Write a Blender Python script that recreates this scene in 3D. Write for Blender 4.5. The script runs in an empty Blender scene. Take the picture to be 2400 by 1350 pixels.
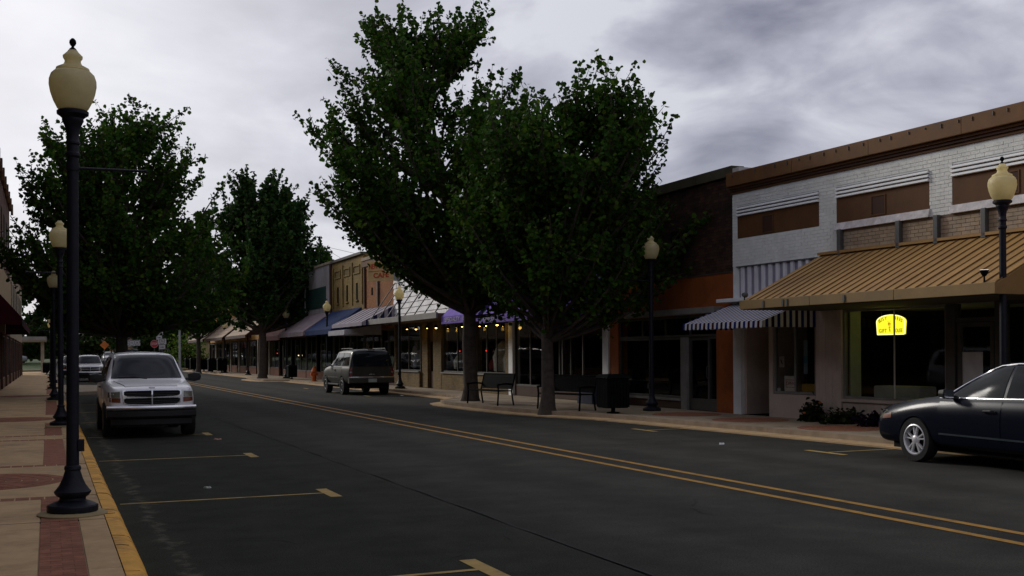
import bpy, bmesh, math, random
import numpy as np
from mathutils import Vector, Matrix
from mathutils.bvhtree import BVHTree
random.seed(7)
SC = bpy.context.scene
COL = SC.collection
PI = math.pi
# world frame: x across the street (to the right), y along the street (away), z up; road surface z = 0
# ---------------------------------------------------------------- camera
FPX, YAW, CAMH, ROLL = 2600.0, math.radians(22.7), 1.70, 0.0073
CY, SY = math.cos(YAW), math.sin(YAW)
cam = bpy.data.cameras.new('camera')
cam.sensor_width = 36.0
cam.lens = 36.0 * FPX / 2400.0
cam.shift_y = 153.0 / 2400.0
cam.clip_start, cam.clip_end = 0.1, 4000.0
camo = bpy.data.objects.new('camera', cam)
COL.objects.link(camo)
_r, _f, _u = Vector((CY, -SY, 0)), Vector((SY, CY, 0)), Vector((0, 0, 1))
_R, _U = (_r - ROLL * _u).normalized(), (_u + ROLL * _r).normalized()
camo.matrix_world = Matrix(((_R.x, _U.x, -_f.x, 0), (_R.y, _U.y, -_f.y, 0), (_R.z, _U.z, -_f.z, CAMH), (0, 0, 0, 1)))
SC.camera = camo
# ---------------------------------------------------------------- sky
SUN_EL, SUN_AZ = 24.0, -27.0            # hazy bright spot behind the clouds, down the street to the left
w = bpy.data.worlds.new('World'); SC.world = w; w.use_nodes = True
nt = w.node_tree; nt.nodes.clear()
def NN(tree, t, **kw):
    n = tree.nodes.new(t)
    for k, v in kw.items():
        if k == 'ins':
            for a, b in v.items(): n.inputs[a].default_value = b
        else: setattr(n, k, v)
    return n
def sky_nodes():
    L = nt.links
    out = NN(nt, 'ShaderNodeOutputWorld')
    bg = NN(nt, 'ShaderNodeBackground', ins={'Strength': 0.1})
    L.new(bg.outputs[0], out.inputs[0])
    sky = NN(nt, 'ShaderNodeTexSky', sky_type='NISHITA', sun_disc=False)
    sky.sun_elevation = math.radians(SUN_EL); sky.sun_rotation = math.radians(SUN_AZ)
    tc = NN(nt, 'ShaderNodeTexCoord')
    sep = NN(nt, 'ShaderNodeSeparateXYZ'); L.new(tc.outputs['Generated'], sep.inputs[0])
    zc = NN(nt, 'ShaderNodeMath', operation='MAXIMUM', ins={1: 0.0}); L.new(sep.outputs[2], zc.inputs[0])
    za = NN(nt, 'ShaderNodeMath', operation='ADD', ins={1: 0.16}); L.new(zc.outputs[0], za.inputs[0])
    dx = NN(nt, 'ShaderNodeMath', operation='DIVIDE'); L.new(sep.outputs[0], dx.inputs[0]); L.new(za.outputs[0], dx.inputs[1])
    dy = NN(nt, 'ShaderNodeMath', operation='DIVIDE'); L.new(sep.outputs[1], dy.inputs[0]); L.new(za.outputs[0], dy.inputs[1])
    cb = NN(nt, 'ShaderNodeCombineXYZ'); L.new(dx.outputs[0], cb.inputs[0]); L.new(dy.outputs[0], cb.inputs[1])
    mp = NN(nt, 'ShaderNodeMapping'); mp.inputs['Rotation'].default_value = (0.12, 0.22, 0.3); mp.inputs['Scale'].default_value = (2.6, 2.6, 6.0)
    mp.inputs['Location'].default_value = (3.1, 1.7, 0)
    L.new(tc.outputs['Generated'], mp.inputs[0])
    n1 = NN(nt, 'ShaderNodeTexNoise', ins={'Scale': 1.15, 'Detail': 8.0, 'Roughness': 0.52, 'Distortion': 0.6}); L.new(mp.outputs[0], n1.inputs['Vector'])
    n2 = NN(nt, 'ShaderNodeTexNoise', ins={'Scale': 3.4, 'Detail': 6.0, 'Roughness': 0.5, 'Distortion': 0.4}); L.new(mp.outputs[0], n2.inputs['Vector'])
    mx = NN(nt, 'ShaderNodeMix', data_type='FLOAT', ins={0: 0.30}); L.new(n1.outputs[0], mx.inputs[2]); L.new(n2.outputs[0], mx.inputs[3])
    # broad brightening round the hidden sun
    el, az = math.radians(SUN_EL - 6), math.radians(SUN_AZ + 12)
    sd = (math.sin(az) * math.cos(el), math.cos(az) * math.cos(el), math.sin(el))
    dot = NN(nt, 'ShaderNodeVectorMath', operation='DOT_PRODUCT'); dot.inputs[1].default_value = sd
    L.new(tc.outputs['Generated'], dot.inputs[0])
    gl = NN(nt, 'ShaderNodeMapRange', ins={1: 0.72, 2: 1.0, 3: 0.0, 4: 0.92}); L.new(dot.outputs['Value'], gl.inputs[0])
    gp = NN(nt, 'ShaderNodeMath', operation='POWER', ins={1: 1.7}); L.new(gl.outputs[0], gp.inputs[0])
    ramp = NN(nt, 'ShaderNodeValToRGB'); L.new(mx.outputs[0], ramp.inputs[0])
    e = ramp.color_ramp.elements
    e[0].position, e[0].color = 0.40, (0.175, 0.178, 0.24, 1)
    e[1].position, e[1].color = 0.60, (0.62, 0.625, 0.685, 1)
    m = e.new(0.465); m.color = (0.295, 0.297, 0.365, 1)
    m = e.new(0.525); m.color = (0.42, 0.42, 0.50, 1)
    bri = NN(nt, 'ShaderNodeMix', data_type='RGBA', ins={7: (0.95, 0.94, 0.97, 1)}); L.new(gp.outputs[0], bri.inputs[0]); L.new(ramp.outputs[0], bri.inputs[6])
    # an overcast sky grows brighter towards the zenith
    zb = NN(nt, 'ShaderNodeMapRange', ins={1: 0.27, 2: 1.0, 3: 10.0, 4: 11.5}); L.new(sep.outputs[2], zb.inputs[0])
    sc = NN(nt, 'ShaderNodeVectorMath', operation='SCALE'); L.new(bri.outputs[2], sc.inputs[0]); L.new(zb.outputs[0], sc.inputs['Scale'])
    fin = NN(nt, 'ShaderNodeMix', data_type='RGBA', ins={0: 0.93}); L.new(sky.outputs[0], fin.inputs[6]); L.new(sc.outputs[0], fin.inputs[7])
    L.new(fin.outputs[2], bg.inputs[0])
sky_nodes()
sl = bpy.data.lights.new('sun', 'SUN'); sl.energy = 1.5; sl.angle = math.radians(16); sl.color = (1.0, 0.95, 0.88)
so = bpy.data.objects.new('sun', sl); COL.objects.link(so)
so.rotation_euler = (math.radians(90 - SUN_EL), 0, math.radians(180 - SUN_AZ))
SC.view_settings.view_transform = 'Standard'
SC.view_settings.look = 'None'
SC.view_settings.exposure = 0.12
SC.view_settings.gamma = 1.0
SC.view_settings.use_curve_mapping = False
# ---------------------------------------------------------------- helpers
def _ab(px, py):
    dx, dy = px - 1200, py - 828
    return (dx - ROLL * dy) / FPX, (dx * ROLL + dy) / FPX
def gnd(px, py, z=0.0):                # point of the ground plane z on a photo ray
    a, b = _ab(px, py); Z = (CAMH - z) / b; X = a * Z
    return X * CY + Z * SY, -X * SY + Z * CY
def fac(px, py, u):                    # (y, z) on the vertical plane x = u
    a, b = _ab(px, py); Z = u / (a * CY + SY)
    return Z * (CY - a * SY), CAMH - b * Z
def vat(px, u, py=850):
    return fac(px, py, u)[0]
MATS = {}
def M(name, col, rough=0.75, metal=0.0, var=0.2, scale=2.0, bump=0.0, bscale=60.0, spec=0.35, obj_var=0.0, island=0.0, coat=0.0, streak=0.0, dirt=None, dirt_amt=0.0, alpha=None):
    if name in MATS: return MATS[name]
    m = bpy.data.materials.new(name); m.use_nodes = True
    t = m.node_tree; L = t.links; b = t.nodes['Principled BSDF']
    b.inputs['Roughness'].default_value = rough; b.inputs['Metallic'].default_value = metal
    b.inputs['Specular IOR Level'].default_value = spec
    if coat: b.inputs['Coat Weight'].default_value = coat; b.inputs['Coat Roughness'].default_value = 0.05
    g = NN(t, 'ShaderNodeNewGeometry')
    n = NN(t, 'ShaderNodeTexNoise', ins={'Scale': scale, 'Detail': 6.0, 'Roughness': 0.65})
    if streak:
        mp = NN(t, 'ShaderNodeMapping'); mp.inputs['Scale'].default_value = (1, 1, 1.0 / streak)
        L.new(g.outputs['Position'], mp.inputs[0]); L.new(mp.outputs[0], n.inputs['Vector'])
    else: L.new(g.outputs['Position'], n.inputs['Vector'])
    lo = tuple(c * (1 - var) for c in col) + (1,); hi = tuple(min(1, c * (1 + var)) for c in col) + (1,)
    mr = NN(t, 'ShaderNodeMapRange', ins={1: 0.3, 2: 0.7}); L.new(n.outputs[0], mr.inputs[0])
    mx = NN(t, 'ShaderNodeMix', data_type='RGBA', ins={6: lo, 7: hi}); L.new(mr.outputs[0], mx.inputs[0])
    o = mx.outputs[2]
    if dirt:
        n3 = NN(t, 'ShaderNodeTexNoise', ins={'Scale': scale * 0.35, 'Detail': 8.0, 'Roughness': 0.7}); L.new(g.outputs['Position'], n3.inputs['Vector'])
        m3 = NN(t, 'ShaderNodeMapRange', ins={1: 0.5, 2: 0.72, 3: 0.0, 4: dirt_amt}); L.new(n3.outputs[0], m3.inputs[0])
        d3 = NN(t, 'ShaderNodeMix', data_type='RGBA', ins={7: tuple(dirt) + (1,)}); L.new(m3.outputs[0], d3.inputs[0]); L.new(o, d3.inputs[6])
        o = d3.outputs[2]
    if obj_var or island:
        if obj_var:
            oi = NN(t, 'ShaderNodeObjectInfo'); rnd = oi.outputs['Random']
            if island:
                ad = NN(t, 'ShaderNodeMath', operation='ADD'); L.new(oi.outputs['Random'], ad.inputs[0]); L.new(g.outputs['Random Per Island'], ad.inputs[1])
                fr = NN(t, 'ShaderNodeMath', operation='FRACT'); L.new(ad.outputs[0], fr.inputs[0]); rnd = fr.outputs[0]
        else: rnd = g.outputs['Random Per Island']
        k = max(obj_var, island)
        m2 = NN(t, 'ShaderNodeMapRange', ins={3: 1 - k, 4: 1 + k}); L.new(rnd, m2.inputs[0])
        sc = NN(t, 'ShaderNodeVectorMath', operation='SCALE'); L.new(o, sc.inputs[0]); L.new(m2.outputs[0], sc.inputs['Scale'])
        o = sc.outputs[0]
    L.new(o, b.inputs['Base Color'])
    if bump:
        nb = NN(t, 'ShaderNodeTexNoise', ins={'Scale': bscale, 'Detail': 4.0}); L.new(g.outputs['Position'], nb.inputs['Vector'])
        bp = NN(t, 'ShaderNodeBump', ins={'Strength': bump, 'Distance': 0.02}); L.new(nb.outputs[0], bp.inputs['Height']); L.new(bp.outputs[0], b.inputs['Normal'])
    MATS[name] = m
    return m
def emit(name, col, s):
    if name in MATS: return MATS[name]
    m = bpy.data.materials.new(name); m.use_nodes = True; t = m.node_tree; t.nodes.clear()
    e = NN(t, 'ShaderNodeEmission', ins={0: col + (1,), 1: s}); o = NN(t, 'ShaderNodeOutputMaterial'); t.links.new(e.outputs[0], o.inputs[0])
    MATS[name] = m; return m
def brick_mat(name, c1, c2, mortar, bw=0.215, bh=0.075, axis='y', bump=0.5, rough=0.85, stain=None):
    if name in MATS: return MATS[name]
    m = bpy.data.materials.new(name); m.use_nodes = True; t = m.node_tree; L = t.links; b = t.nodes['Principled BSDF']
    b.inputs['Roughness'].default_value = rough; b.inputs['Specular IOR Level'].default_value = 0.25
    g = NN(t, 'ShaderNodeNewGeometry'); s = NN(t, 'ShaderNodeSeparateXYZ'); L.new(g.outputs['Position'], s.inputs[0])
    ad = NN(t, 'ShaderNodeMath', operation='ADD'); L.new(s.outputs[0], ad.inputs[0]); L.new(s.outputs[1], ad.inputs[1])
    c = NN(t, 'ShaderNodeCombineXYZ'); L.new(ad.outputs[0], c.inputs[0]); L.new(s.outputs[2], c.inputs[1])
    br = NN(t, 'ShaderNodeTexBrick', ins={'Color1': c1 + (1,), 'Color2': c2 + (1,), 'Mortar': mortar + (1,), 'Scale': 1.0, 'Mortar Size': 0.009, 'Brick Width': bw, 'Row Height': bh, 'Bias': 0.0})
    L.new(c.outputs[0], br.inputs['Vector'])
    n = NN(t, 'ShaderNodeTexNoise', ins={'Scale': 0.9, 'Detail': 8.0, 'Roughness': 0.7}); L.new(g.outputs['Position'], n.inputs['Vector'])
    mr = NN(t, 'ShaderNodeMapRange', ins={1: 0.3, 2: 0.7, 3: 0.55, 4: 1.3}); L.new(n.outputs[0], mr.inputs[0])
    sc = NN(t, 'ShaderNodeVectorMath', operation='SCALE'); L.new(br.outputs[0], sc.inputs[0]); L.new(mr.outputs[0], sc.inputs['Scale'])
    L.new(sc.outputs[0], b.inputs['Base Color'])
    bp = NN(t, 'ShaderNodeBump', ins={'Strength': bump, 'Distance': 0.01}); bp.invert = True; L.new(br.outputs['Fac'], bp.inputs['Height']); L.new(bp.outputs[0], b.inputs['Normal'])
    MATS[name] = m; return m
def glass_mat():
    m = bpy.data.materials.new('window_glass'); m.use_nodes = True; t = m.node_tree; t.nodes.clear(); L = t.links
    tr = NN(t, 'ShaderNodeBsdfTransparent', ins={0: (0.90, 0.91, 0.90, 1)}); gl = NN(t, 'ShaderNodeBsdfGlossy', ins={0: (0.75, 0.75, 0.75, 1), 'Roughness': 0.03})
    fr = NN(t, 'ShaderNodeFresnel', ins={0: 1.42}); mx = NN(t, 'ShaderNodeMixShader'); o = NN(t, 'ShaderNodeOutputMaterial')
    g = NN(t, 'ShaderNodeNewGeometry'); iv = NN(t, 'ShaderNodeMath', operation='SUBTRACT', ins={0: 1.0}); L.new(g.outputs['Backfacing'], iv.inputs[1])
    ml = NN(t, 'ShaderNodeMath', operation='MULTIPLY'); L.new(fr.outputs[0], ml.inputs[0]); L.new(iv.outputs[0], ml.inputs[1])
    L.new(ml.outputs[0], mx.inputs[0]); L.new(tr.outputs[0], mx.inputs[1]); L.new(gl.outputs[0], mx.inputs[2]); L.new(mx.outputs[0], o.inputs[0])
    MATS['window_glass'] = m; return m
GLASS = glass_mat()
class MB:
    def __init__(s): s.v = []; s.f = []; s.m = []
    def add(s, vs, fs, mi=0):
        o = len(s.v); s.v += [tuple(p) for p in vs]; s.f += [tuple(i + o for i in f) for f in fs]; s.m += [mi] * len(fs); return s
    def box(s, x0, x1, y0, y1, z0, z1, mi=0):
        return s.add([(x0, y0, z0), (x1, y0, z0), (x1, y1, z0), (x0, y1, z0), (x0, y0, z1), (x1, y0, z1), (x1, y1, z1), (x0, y1, z1)],
              [(0, 3, 2, 1), (4, 5, 6, 7), (0, 1, 5, 4), (1, 2, 6, 5), (2, 3, 7, 6), (3, 0, 4, 7)], mi)
    def prism(s, base, top, mi=0):     # two matching loops, counter-clockwise seen from 'top'
        n = len(base)
        return s.add(list(base) + list(top), [tuple(range(n))[::-1], tuple(range(n, 2 * n))] + [(i, (i + 1) % n, n + (i + 1) % n, n + i) for i in range(n)], mi)
    def tube(s, path, r, n=8, mi=0, cap=True):
        path = [Vector(p) for p in path]; rs = r if isinstance(r, (list, tuple)) else [r] * len(path)
        rings = []
        for i, p in enumerate(path):
            d = (path[min(i + 1, len(path) - 1)] - path[max(i - 1, 0)]).normalized()
            a = d.cross(Vector((0, 0, 1)) if abs(d.z) < 0.95 else Vector((1, 0, 0))).normalized(); b = d.cross(a)
            rings.append([p + (a * math.cos(2 * PI * k / n) + b * math.sin(2 * PI * k / n)) * rs[i] for k in range(n)])
        vs = [q for R in rings for q in R]; fs = []
        for i in range(len(path) - 1):
            for k in range(n): fs.append((i * n + k, (i + 1) * n + k, (i + 1) * n + (k + 1) % n, i * n + (k + 1) % n))
        if cap: fs += [tuple(range(n)), tuple(range((len(path) - 1) * n, len(path) * n))[::-1]]
        return s.add(vs, fs, mi)
    def lathe(s, prof, n=24, c=(0, 0, 0), mi=0, cap=True, axis='z'):
        vs = []; fs = []
        for (r, z) in prof:
            for k in range(n):
                a = 2 * PI * k / n
                if axis == 'z': vs.append((c[0] + r * math.cos(a), c[1] + r * math.sin(a), c[2] + z))
                else: vs.append((c[0] + z, c[1] + r * math.cos(a), c[2] + r * math.sin(a)))
        for i in range(len(prof) - 1):
            for k in range(n): fs.append((i * n + k, i * n + (k + 1) % n, (i + 1) * n + (k + 1) % n, (i + 1) * n + k))
        if cap: fs += [tuple(range(n))[::-1], tuple(range((len(prof) - 1) * n, len(prof) * n))]
        return s.add(vs, fs, mi)
    def mesh(s, name, mats, smooth=None, bevel=0.0):
        me = bpy.data.meshes.new(name); me.from_pydata(s.v, [], s.f)
        for m in (mats if isinstance(mats, (list, tuple)) else [mats]): me.materials.append(m)
        if len(me.materials) > 1: me.polygons.foreach_set('material_index', s.m)
        if bevel:
            bm = bmesh.new(); bm.from_mesh(me)
            bmesh.ops.bevel(bm, geom=bm.edges[:], offset=bevel, segments=2, affect='EDGES', profile=0.7, clamp_overlap=True); bm.to_mesh(me); bm.free()
        if smooth is not None:
            me.polygons.foreach_set('use_smooth', [True] * len(me.polygons))
            if smooth < 3: me.set_sharp_from_angle(angle=smooth)
        return me
    def build(s, name, mats, parent=None, smooth=None, bevel=0.0):
        return ob(name, s.mesh(name, mats, smooth, bevel), parent)
def ob(name, data, parent=None, loc=None, rotz=None):
    o = bpy.data.objects.new(name, data); COL.objects.link(o)
    if parent is not None: o.parent = parent
    if loc is not None: o.location = loc
    if rotz is not None: o.rotation_euler = (0, 0, rotz)
    return o
def tag(o, label=None, cat=None, group=None, kind=None):
    if label: o['label'] = label
    if cat: o['category'] = cat
    if group: o['group'] = group
    if kind: o['kind'] = kind
    return o
def thing(name, label, cat, loc=(0, 0, 0), rotz=0.0, group=None):
    return tag(ob(name, None, None, loc, rotz), label, cat, group)
def copy_tree(o, parent=None):
    c = o.copy(); COL.objects.link(c)
    if parent is not None: c.parent = parent
    for ch in o.children: copy_tree(ch, c)
    return c
def cbox(parent, name, mat, x0, x1, y0, y1, z0, z1, bevel=0.0):
    return MB().box(x0, x1, y0, y1, z0, z1).build(name, mat, parent, bevel=bevel)
def text_obj(name, body, size, mat, parent, loc, rot=(PI / 2, 0, 0), extrude=0.004, width=None, fill=0.0, shear=0.0):
    c = bpy.data.curves.new(name, 'FONT'); c.body = body; c.size = size; c.extrude = extrude; c.align_x = 'CENTER'; c.align_y = 'CENTER'; c.offset = fill; c.shear = shear
    t = bpy.data.objects.new('tmp', c); COL.objects.link(t)
    me = bpy.data.meshes.new_from_object(t.evaluated_get(bpy.context.evaluated_depsgraph_get()))
    bpy.data.objects.remove(t)
    me.materials.clear(); me.materials.append(mat); o = ob(name, me, parent); o.location = loc; o.rotation_euler = rot
    if width:
        xs = [v.co.x for v in me.vertices]; k = width / max(1e-6, max(xs) - min(xs))
        for v in me.vertices: v.co.x *= k
    return o
# ---------------------------------------------------------------- materials
ASPH = M('asphalt', (0.043, 0.042, 0.036), 0.95, var=0.22, scale=1.3, bump=0.5, bscale=90, spec=0.08, dirt=(0.026, 0.027, 0.025), dirt_amt=0.7)
ASPH2 = M('old_asphalt', (0.036, 0.038, 0.029), 0.95, var=0.25, scale=1.8, bump=0.6, bscale=80, spec=0.08, dirt=(0.05, 0.052, 0.043), dirt_amt=0.35)
CONC = M('concrete_tan', (0.53, 0.365, 0.195), 0.9, var=0.16, scale=3.0, bump=0.25, bscale=120, spec=0.2, obj_var=0.05, dirt=(0.2, 0.13, 0.08), dirt_amt=0.5)
CONC2 = M('concrete_grey', (0.34, 0.27, 0.19), 0.9, var=0.2, scale=2.5, bump=0.25, bscale=120, spec=0.2, dirt=(0.14, 0.1, 0.06), dirt_amt=0.7)
PAVER = M('brick_paver', (0.29, 0.122, 0.072), 0.88, var=0.25, scale=7.0, bump=0.3, bscale=120, spec=0.2, obj_var=0.14, island=0.14)
YPAINT = M('yellow_curb_paint', (0.72, 0.36, 0.04), 0.7, var=0.18, scale=4.0, bump=0.35, bscale=60, dirt=(0.18, 0.09, 0.03), dirt_amt=0.9)
YLINE = M('yellow_line_paint', (0.36, 0.19, 0.03), 0.8, var=0.25, scale=6.0, dirt=(0.09, 0.06, 0.03), dirt_amt=0.7)
YSTALL = M('stall_line_paint', (0.40, 0.27, 0.08), 0.8, var=0.25, scale=6.0, dirt=(0.07, 0.06, 0.04), dirt_amt=0.8)
DARK = M('black_joint', (0.012, 0.011, 0.01), 0.9, var=0.3)
NAVY = M('lamp_dark_navy', (0.007, 0.008, 0.014), 0.55, metal=0.0, var=0.4, scale=14, spec=0.25, bump=.15, bscale=40)
CREAM = M('lamp_cream_acrylic', (0.90, 0.82, 0.52), 0.45, var=0.1, scale=4.0, spec=0.5, dirt=(0.62, 0.52, 0.28), dirt_amt=0.4)
def add_translucent(m, f):
    t = m.node_tree; b = t.nodes['Principled BSDF']; tr = NN(t, 'ShaderNodeBsdfTranslucent'); t.links.new(b.inputs['Base Color'].links[0].from_socket, tr.inputs[0])
    mx = NN(t, 'ShaderNodeMixShader', ins={0: f}); t.links.new(b.outputs[0], mx.inputs[1]); t.links.new(tr.outputs[0], mx.inputs[2]); t.links.new(mx.outputs[0], t.nodes['Material Output'].inputs[0])
add_translucent(CREAM, .62)
BLACKM = M('black_metal', (0.004, 0.005, 0.005), 0.75, var=0.3, spec=0.06)
GRAY = M('grey_metal', (0.10, 0.10, 0.10), 0.5, metal=0.3)
WHITEP = M('white_paint', (0.78, 0.79, 0.78), 0.7, var=0.08, dirt=(0.5, 0.47, 0.42), dirt_amt=0.4)
WBRICK = M('white_painted_brick', (0.80, 0.81, 0.76), 0.75, var=0.08, scale=3.0, bump=0.3, bscale=60, spec=0.3, obj_var=0.04, island=0.04, dirt=(0.5, 0.5, 0.47), dirt_amt=0.5)
WMORT = M('white_painted_joint', (0.70, 0.73, 0.71), 0.85, var=0.15)
TBRICK = M('bare_tan_brick', (0.37, 0.28, 0.19), 0.8, var=0.25, scale=3.0, spec=0.25, obj_var=0.1, island=0.1, dirt=(0.42, 0.40, 0.38), dirt_amt=0.5)
TMORT = M('bare_tan_joint', (0.17, 0.12, 0.08), 0.9)
BROWN = M('brown_cornice_paint', (0.145, 0.062, 0.015), 0.7, var=0.18, scale=3.0, dirt=(0.1, 0.05, 0.025), dirt_amt=0.6)
BROWN2 = M('brown_panel_board', (0.105, 0.043, 0.011), 0.75, var=0.2, scale=2.0)
BROWN3 = M('dark_brown_opening', (0.05, 0.02, 0.01), 0.8)
TANM = M('tan_awning_metal', (0.36, 0.205, 0.062), 0.55, var=0.13, scale=2.2, spec=0.35, obj_var=0.06, dirt=(0.24, 0.13, 0.06), dirt_amt=0.6)
TANF = M('tan_fascia_metal', (0.24, 0.15, 0.05), 0.6, var=0.15, dirt=(0.15, 0.1, 0.05), dirt_amt=0.7)
PINKW = M('pinkish_white_boards', (0.56, 0.46, 0.38), 0.75, var=0.1, obj_var=0.05, dirt=(0.27, 0.2, 0.15), dirt_amt=0.6)
CORR = M('lilac_corrugated_metal', (0.66, 0.65, 0.68), 0.5, var=0.12, spec=0.4)
ORANGE = M('orange_stucco', (0.32, 0.082, 0.014), 0.85, var=0.2, scale=1.5, dirt=(0.12, 0.035, 0.012), dirt_amt=0.7)
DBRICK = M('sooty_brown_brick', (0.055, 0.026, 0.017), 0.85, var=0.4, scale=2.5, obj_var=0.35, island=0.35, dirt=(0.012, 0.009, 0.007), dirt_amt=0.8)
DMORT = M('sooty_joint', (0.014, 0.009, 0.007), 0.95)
FRAME = M('bronze_frame', (0.09, 0.085, 0.075), 0.5, metal=0.4, spec=0.4)
FRAME2 = M('grey_frame_paint', (0.22, 0.21, 0.19), 0.6)
INT = M('dark_interior', (0.006, 0.006, 0.005), 0.95, spec=.02)
ROOFM = M('roof_tar', (0.03, 0.03, 0.03), 0.9)
LAWN = M('lawn', (0.045, 0.075, 0.018), 0.95, var=0.35, scale=1.5, bump=0.5, bscale=30)
EARTH = M('earth', (0.10, 0.085, 0.055), 0.95, var=0.3, scale=0.5)
def gutter_dust(m):
    t = m.node_tree; L = t.links; b = t.nodes['Principled BSDF']; src = b.inputs['Base Color'].links[0].from_socket
    g = NN(t, 'ShaderNodeNewGeometry'); s = NN(t, 'ShaderNodeSeparateXYZ'); L.new(g.outputs['Position'], s.inputs[0])
    n = NN(t, 'ShaderNodeTexNoise', ins={'Scale': 1.6, 'Detail': 8.0, 'Roughness': .7}); L.new(g.outputs['Position'], n.inputs['Vector'])
    a = NN(t, 'ShaderNodeMath', operation='MULTIPLY_ADD', ins={1: .9, 2: -.45}); L.new(n.outputs[0], a.inputs[0])
    d = NN(t, 'ShaderNodeMath', operation='ADD'); L.new(s.outputs[0], d.inputs[0]); L.new(a.outputs[0], d.inputs[1])
    e = NN(t, 'ShaderNodeMath', operation='SUBTRACT', ins={1: .98}); L.new(d.outputs[0], e.inputs[0]); f = NN(t, 'ShaderNodeMath', operation='ABSOLUTE'); L.new(e.outputs[0], f.inputs[0])
    r = NN(t, 'ShaderNodeMapRange', ins={1: .0, 2: .10, 3: .75, 4: 0.0}); L.new(f.outputs[0], r.inputs[0])
    n2 = NN(t, 'ShaderNodeTexNoise', ins={'Scale': 5.0, 'Detail': 6.0}); L.new(g.outputs['Position'], n2.inputs['Vector']); q = NN(t, 'ShaderNodeMapRange', ins={1: .42, 2: .6}); L.new(n2.outputs[0], q.inputs[0])
    w_ = NN(t, 'ShaderNodeMath', operation='MULTIPLY'); L.new(r.outputs[0], w_.inputs[0]); L.new(q.outputs[0], w_.inputs[1])
    mx = NN(t, 'ShaderNodeMix', data_type='RGBA', ins={7: (.15, .135, .10, 1)}); L.new(w_.outputs[0], mx.inputs[0]); L.new(src, mx.inputs[6]); L.new(mx.outputs[2], b.inputs['Base Color'])
gutter_dust(ASPH2)
def worn_lanes(m, lanes, amt):
    t = m.node_tree; L = t.links; b = t.nodes['Principled BSDF']; src = b.inputs['Base Color'].links[0].from_socket
    g = NN(t, 'ShaderNodeNewGeometry'); s = NN(t, 'ShaderNodeSeparateXYZ'); L.new(g.outputs['Position'], s.inputs[0]); acc = None
    n = NN(t, 'ShaderNodeTexNoise', ins={'Scale': .5, 'Detail': 5.0}); L.new(g.outputs['Position'], n.inputs['Vector'])
    off = NN(t, 'ShaderNodeMath', operation='MULTIPLY_ADD', ins={1: .9, 2: -.45}); L.new(n.outputs[0], off.inputs[0])
    xx = NN(t, 'ShaderNodeMath', operation='ADD'); L.new(s.outputs[0], xx.inputs[0]); L.new(off.outputs[0], xx.inputs[1])
    for x in lanes:
        d = NN(t, 'ShaderNodeMath', operation='SUBTRACT', ins={1: x}); L.new(xx.outputs[0], d.inputs[0]); a = NN(t, 'ShaderNodeMath', operation='ABSOLUTE'); L.new(d.outputs[0], a.inputs[0])
        r = NN(t, 'ShaderNodeMapRange', interpolation_type='SMOOTHSTEP', ins={1: .1, 2: .8, 3: 1.0, 4: 0.0}); L.new(a.outputs[0], r.inputs[0])
        if acc is None: acc = r.outputs[0]
        else:
            p = NN(t, 'ShaderNodeMath', operation='MAXIMUM'); L.new(acc, p.inputs[0]); L.new(r.outputs[0], p.inputs[1]); acc = p.outputs[0]
    gr = NN(t, 'ShaderNodeTexNoise', ins={'Scale': 55.0, 'Detail': 3.0, 'Roughness': .8}); L.new(g.outputs['Position'], gr.inputs['Vector'])
    q = NN(t, 'ShaderNodeMapRange', ins={1: .3, 2: .7, 3: .55, 4: 1.45}); L.new(gr.outputs[0], q.inputs[0])
    w_ = NN(t, 'ShaderNodeMath', operation='MULTIPLY_ADD', ins={1: amt, 2: 1.0}); L.new(acc, w_.inputs[0])
    k = NN(t, 'ShaderNodeMath', operation='MULTIPLY'); L.new(q.outputs[0], k.inputs[0]); L.new(w_.outputs[0], k.inputs[1])
    sc = NN(t, 'ShaderNodeVectorMath', operation='SCALE'); L.new(src, sc.inputs[0]); L.new(k.outputs[0], sc.inputs['Scale']); L.new(sc.outputs[0], b.inputs['Base Color'])
worn_lanes(ASPH, (5.2, 7.0, 9.6, 11.3), .22); worn_lanes(ASPH2, (1.6, 2.6), -.15)
# ---------------------------------------------------------------- ground, road, pavements
def sheet(name, mat, x0, x1, y0, y1, z):
    m = MB().add([(x0, y0, z), (x1, y0, z), (x1, y1, z), (x0, y1, z)], [(0, 1, 2, 3)])
    return tag(m.build(name, mat), kind='structure')
def polysheet(name, mat, pts, z, z0=None):
    m = MB()
    if z0 is None: m.add([(x, y, z) for x, y in pts], [tuple(range(len(pts)))])
    else: m.prism([(x, y, z0) for x, y in pts], [(x, y, z) for x, y in pts])
    return tag(m.build(name, mat), kind='structure')
sheet('ground', EARTH, -1500, 1500, -600, 2600, -0.03)
sheet('road', ASPH, 4.22, 17.0, -40, 128, 0.0)
sheet('parking_lane', ASPH2, -3.0, 4.20, -40, 128, 0.0)
sheet('cross_street', ASPH, -120, 140, 128.02, 140, -0.004)
def rising(name, mat, x0, x1, dz):
    pr = [(140.02, dz), (150, .42 + dz), (160, .78 + dz), (205, 1.1 + dz), (330, 1.6 + dz)]; vs = [p for y, z in pr for p in ((x0, y, z), (x1, y, z))]
    tag(MB().add(vs, [(2 * i, 2 * i + 1, 2 * i + 3, 2 * i + 2) for i in range(4)]).build(name, mat), kind='structure')
rising('far_road', ASPH, .62, 14.98, -.002); rising('lawn', LAWN, -160, .6, .02); rising('lawn', LAWN, 15.0, 220, .02)
sm = MB(); prev = None
for i in range(120):
    y0 = -4 + i * .5; a = 4.212 + .012 * math.sin(i * 1.7) + random.uniform(-.012, .012); b = a + .026 + random.uniform(-.012, .012)
    if prev: sm.add([(prev[0], y0 - .5, .004), (prev[1], y0 - .5, .004), (b, y0, .004), (a, y0, .004)], [(0, 1, 2, 3)])
    prev = (a, b)
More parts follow.
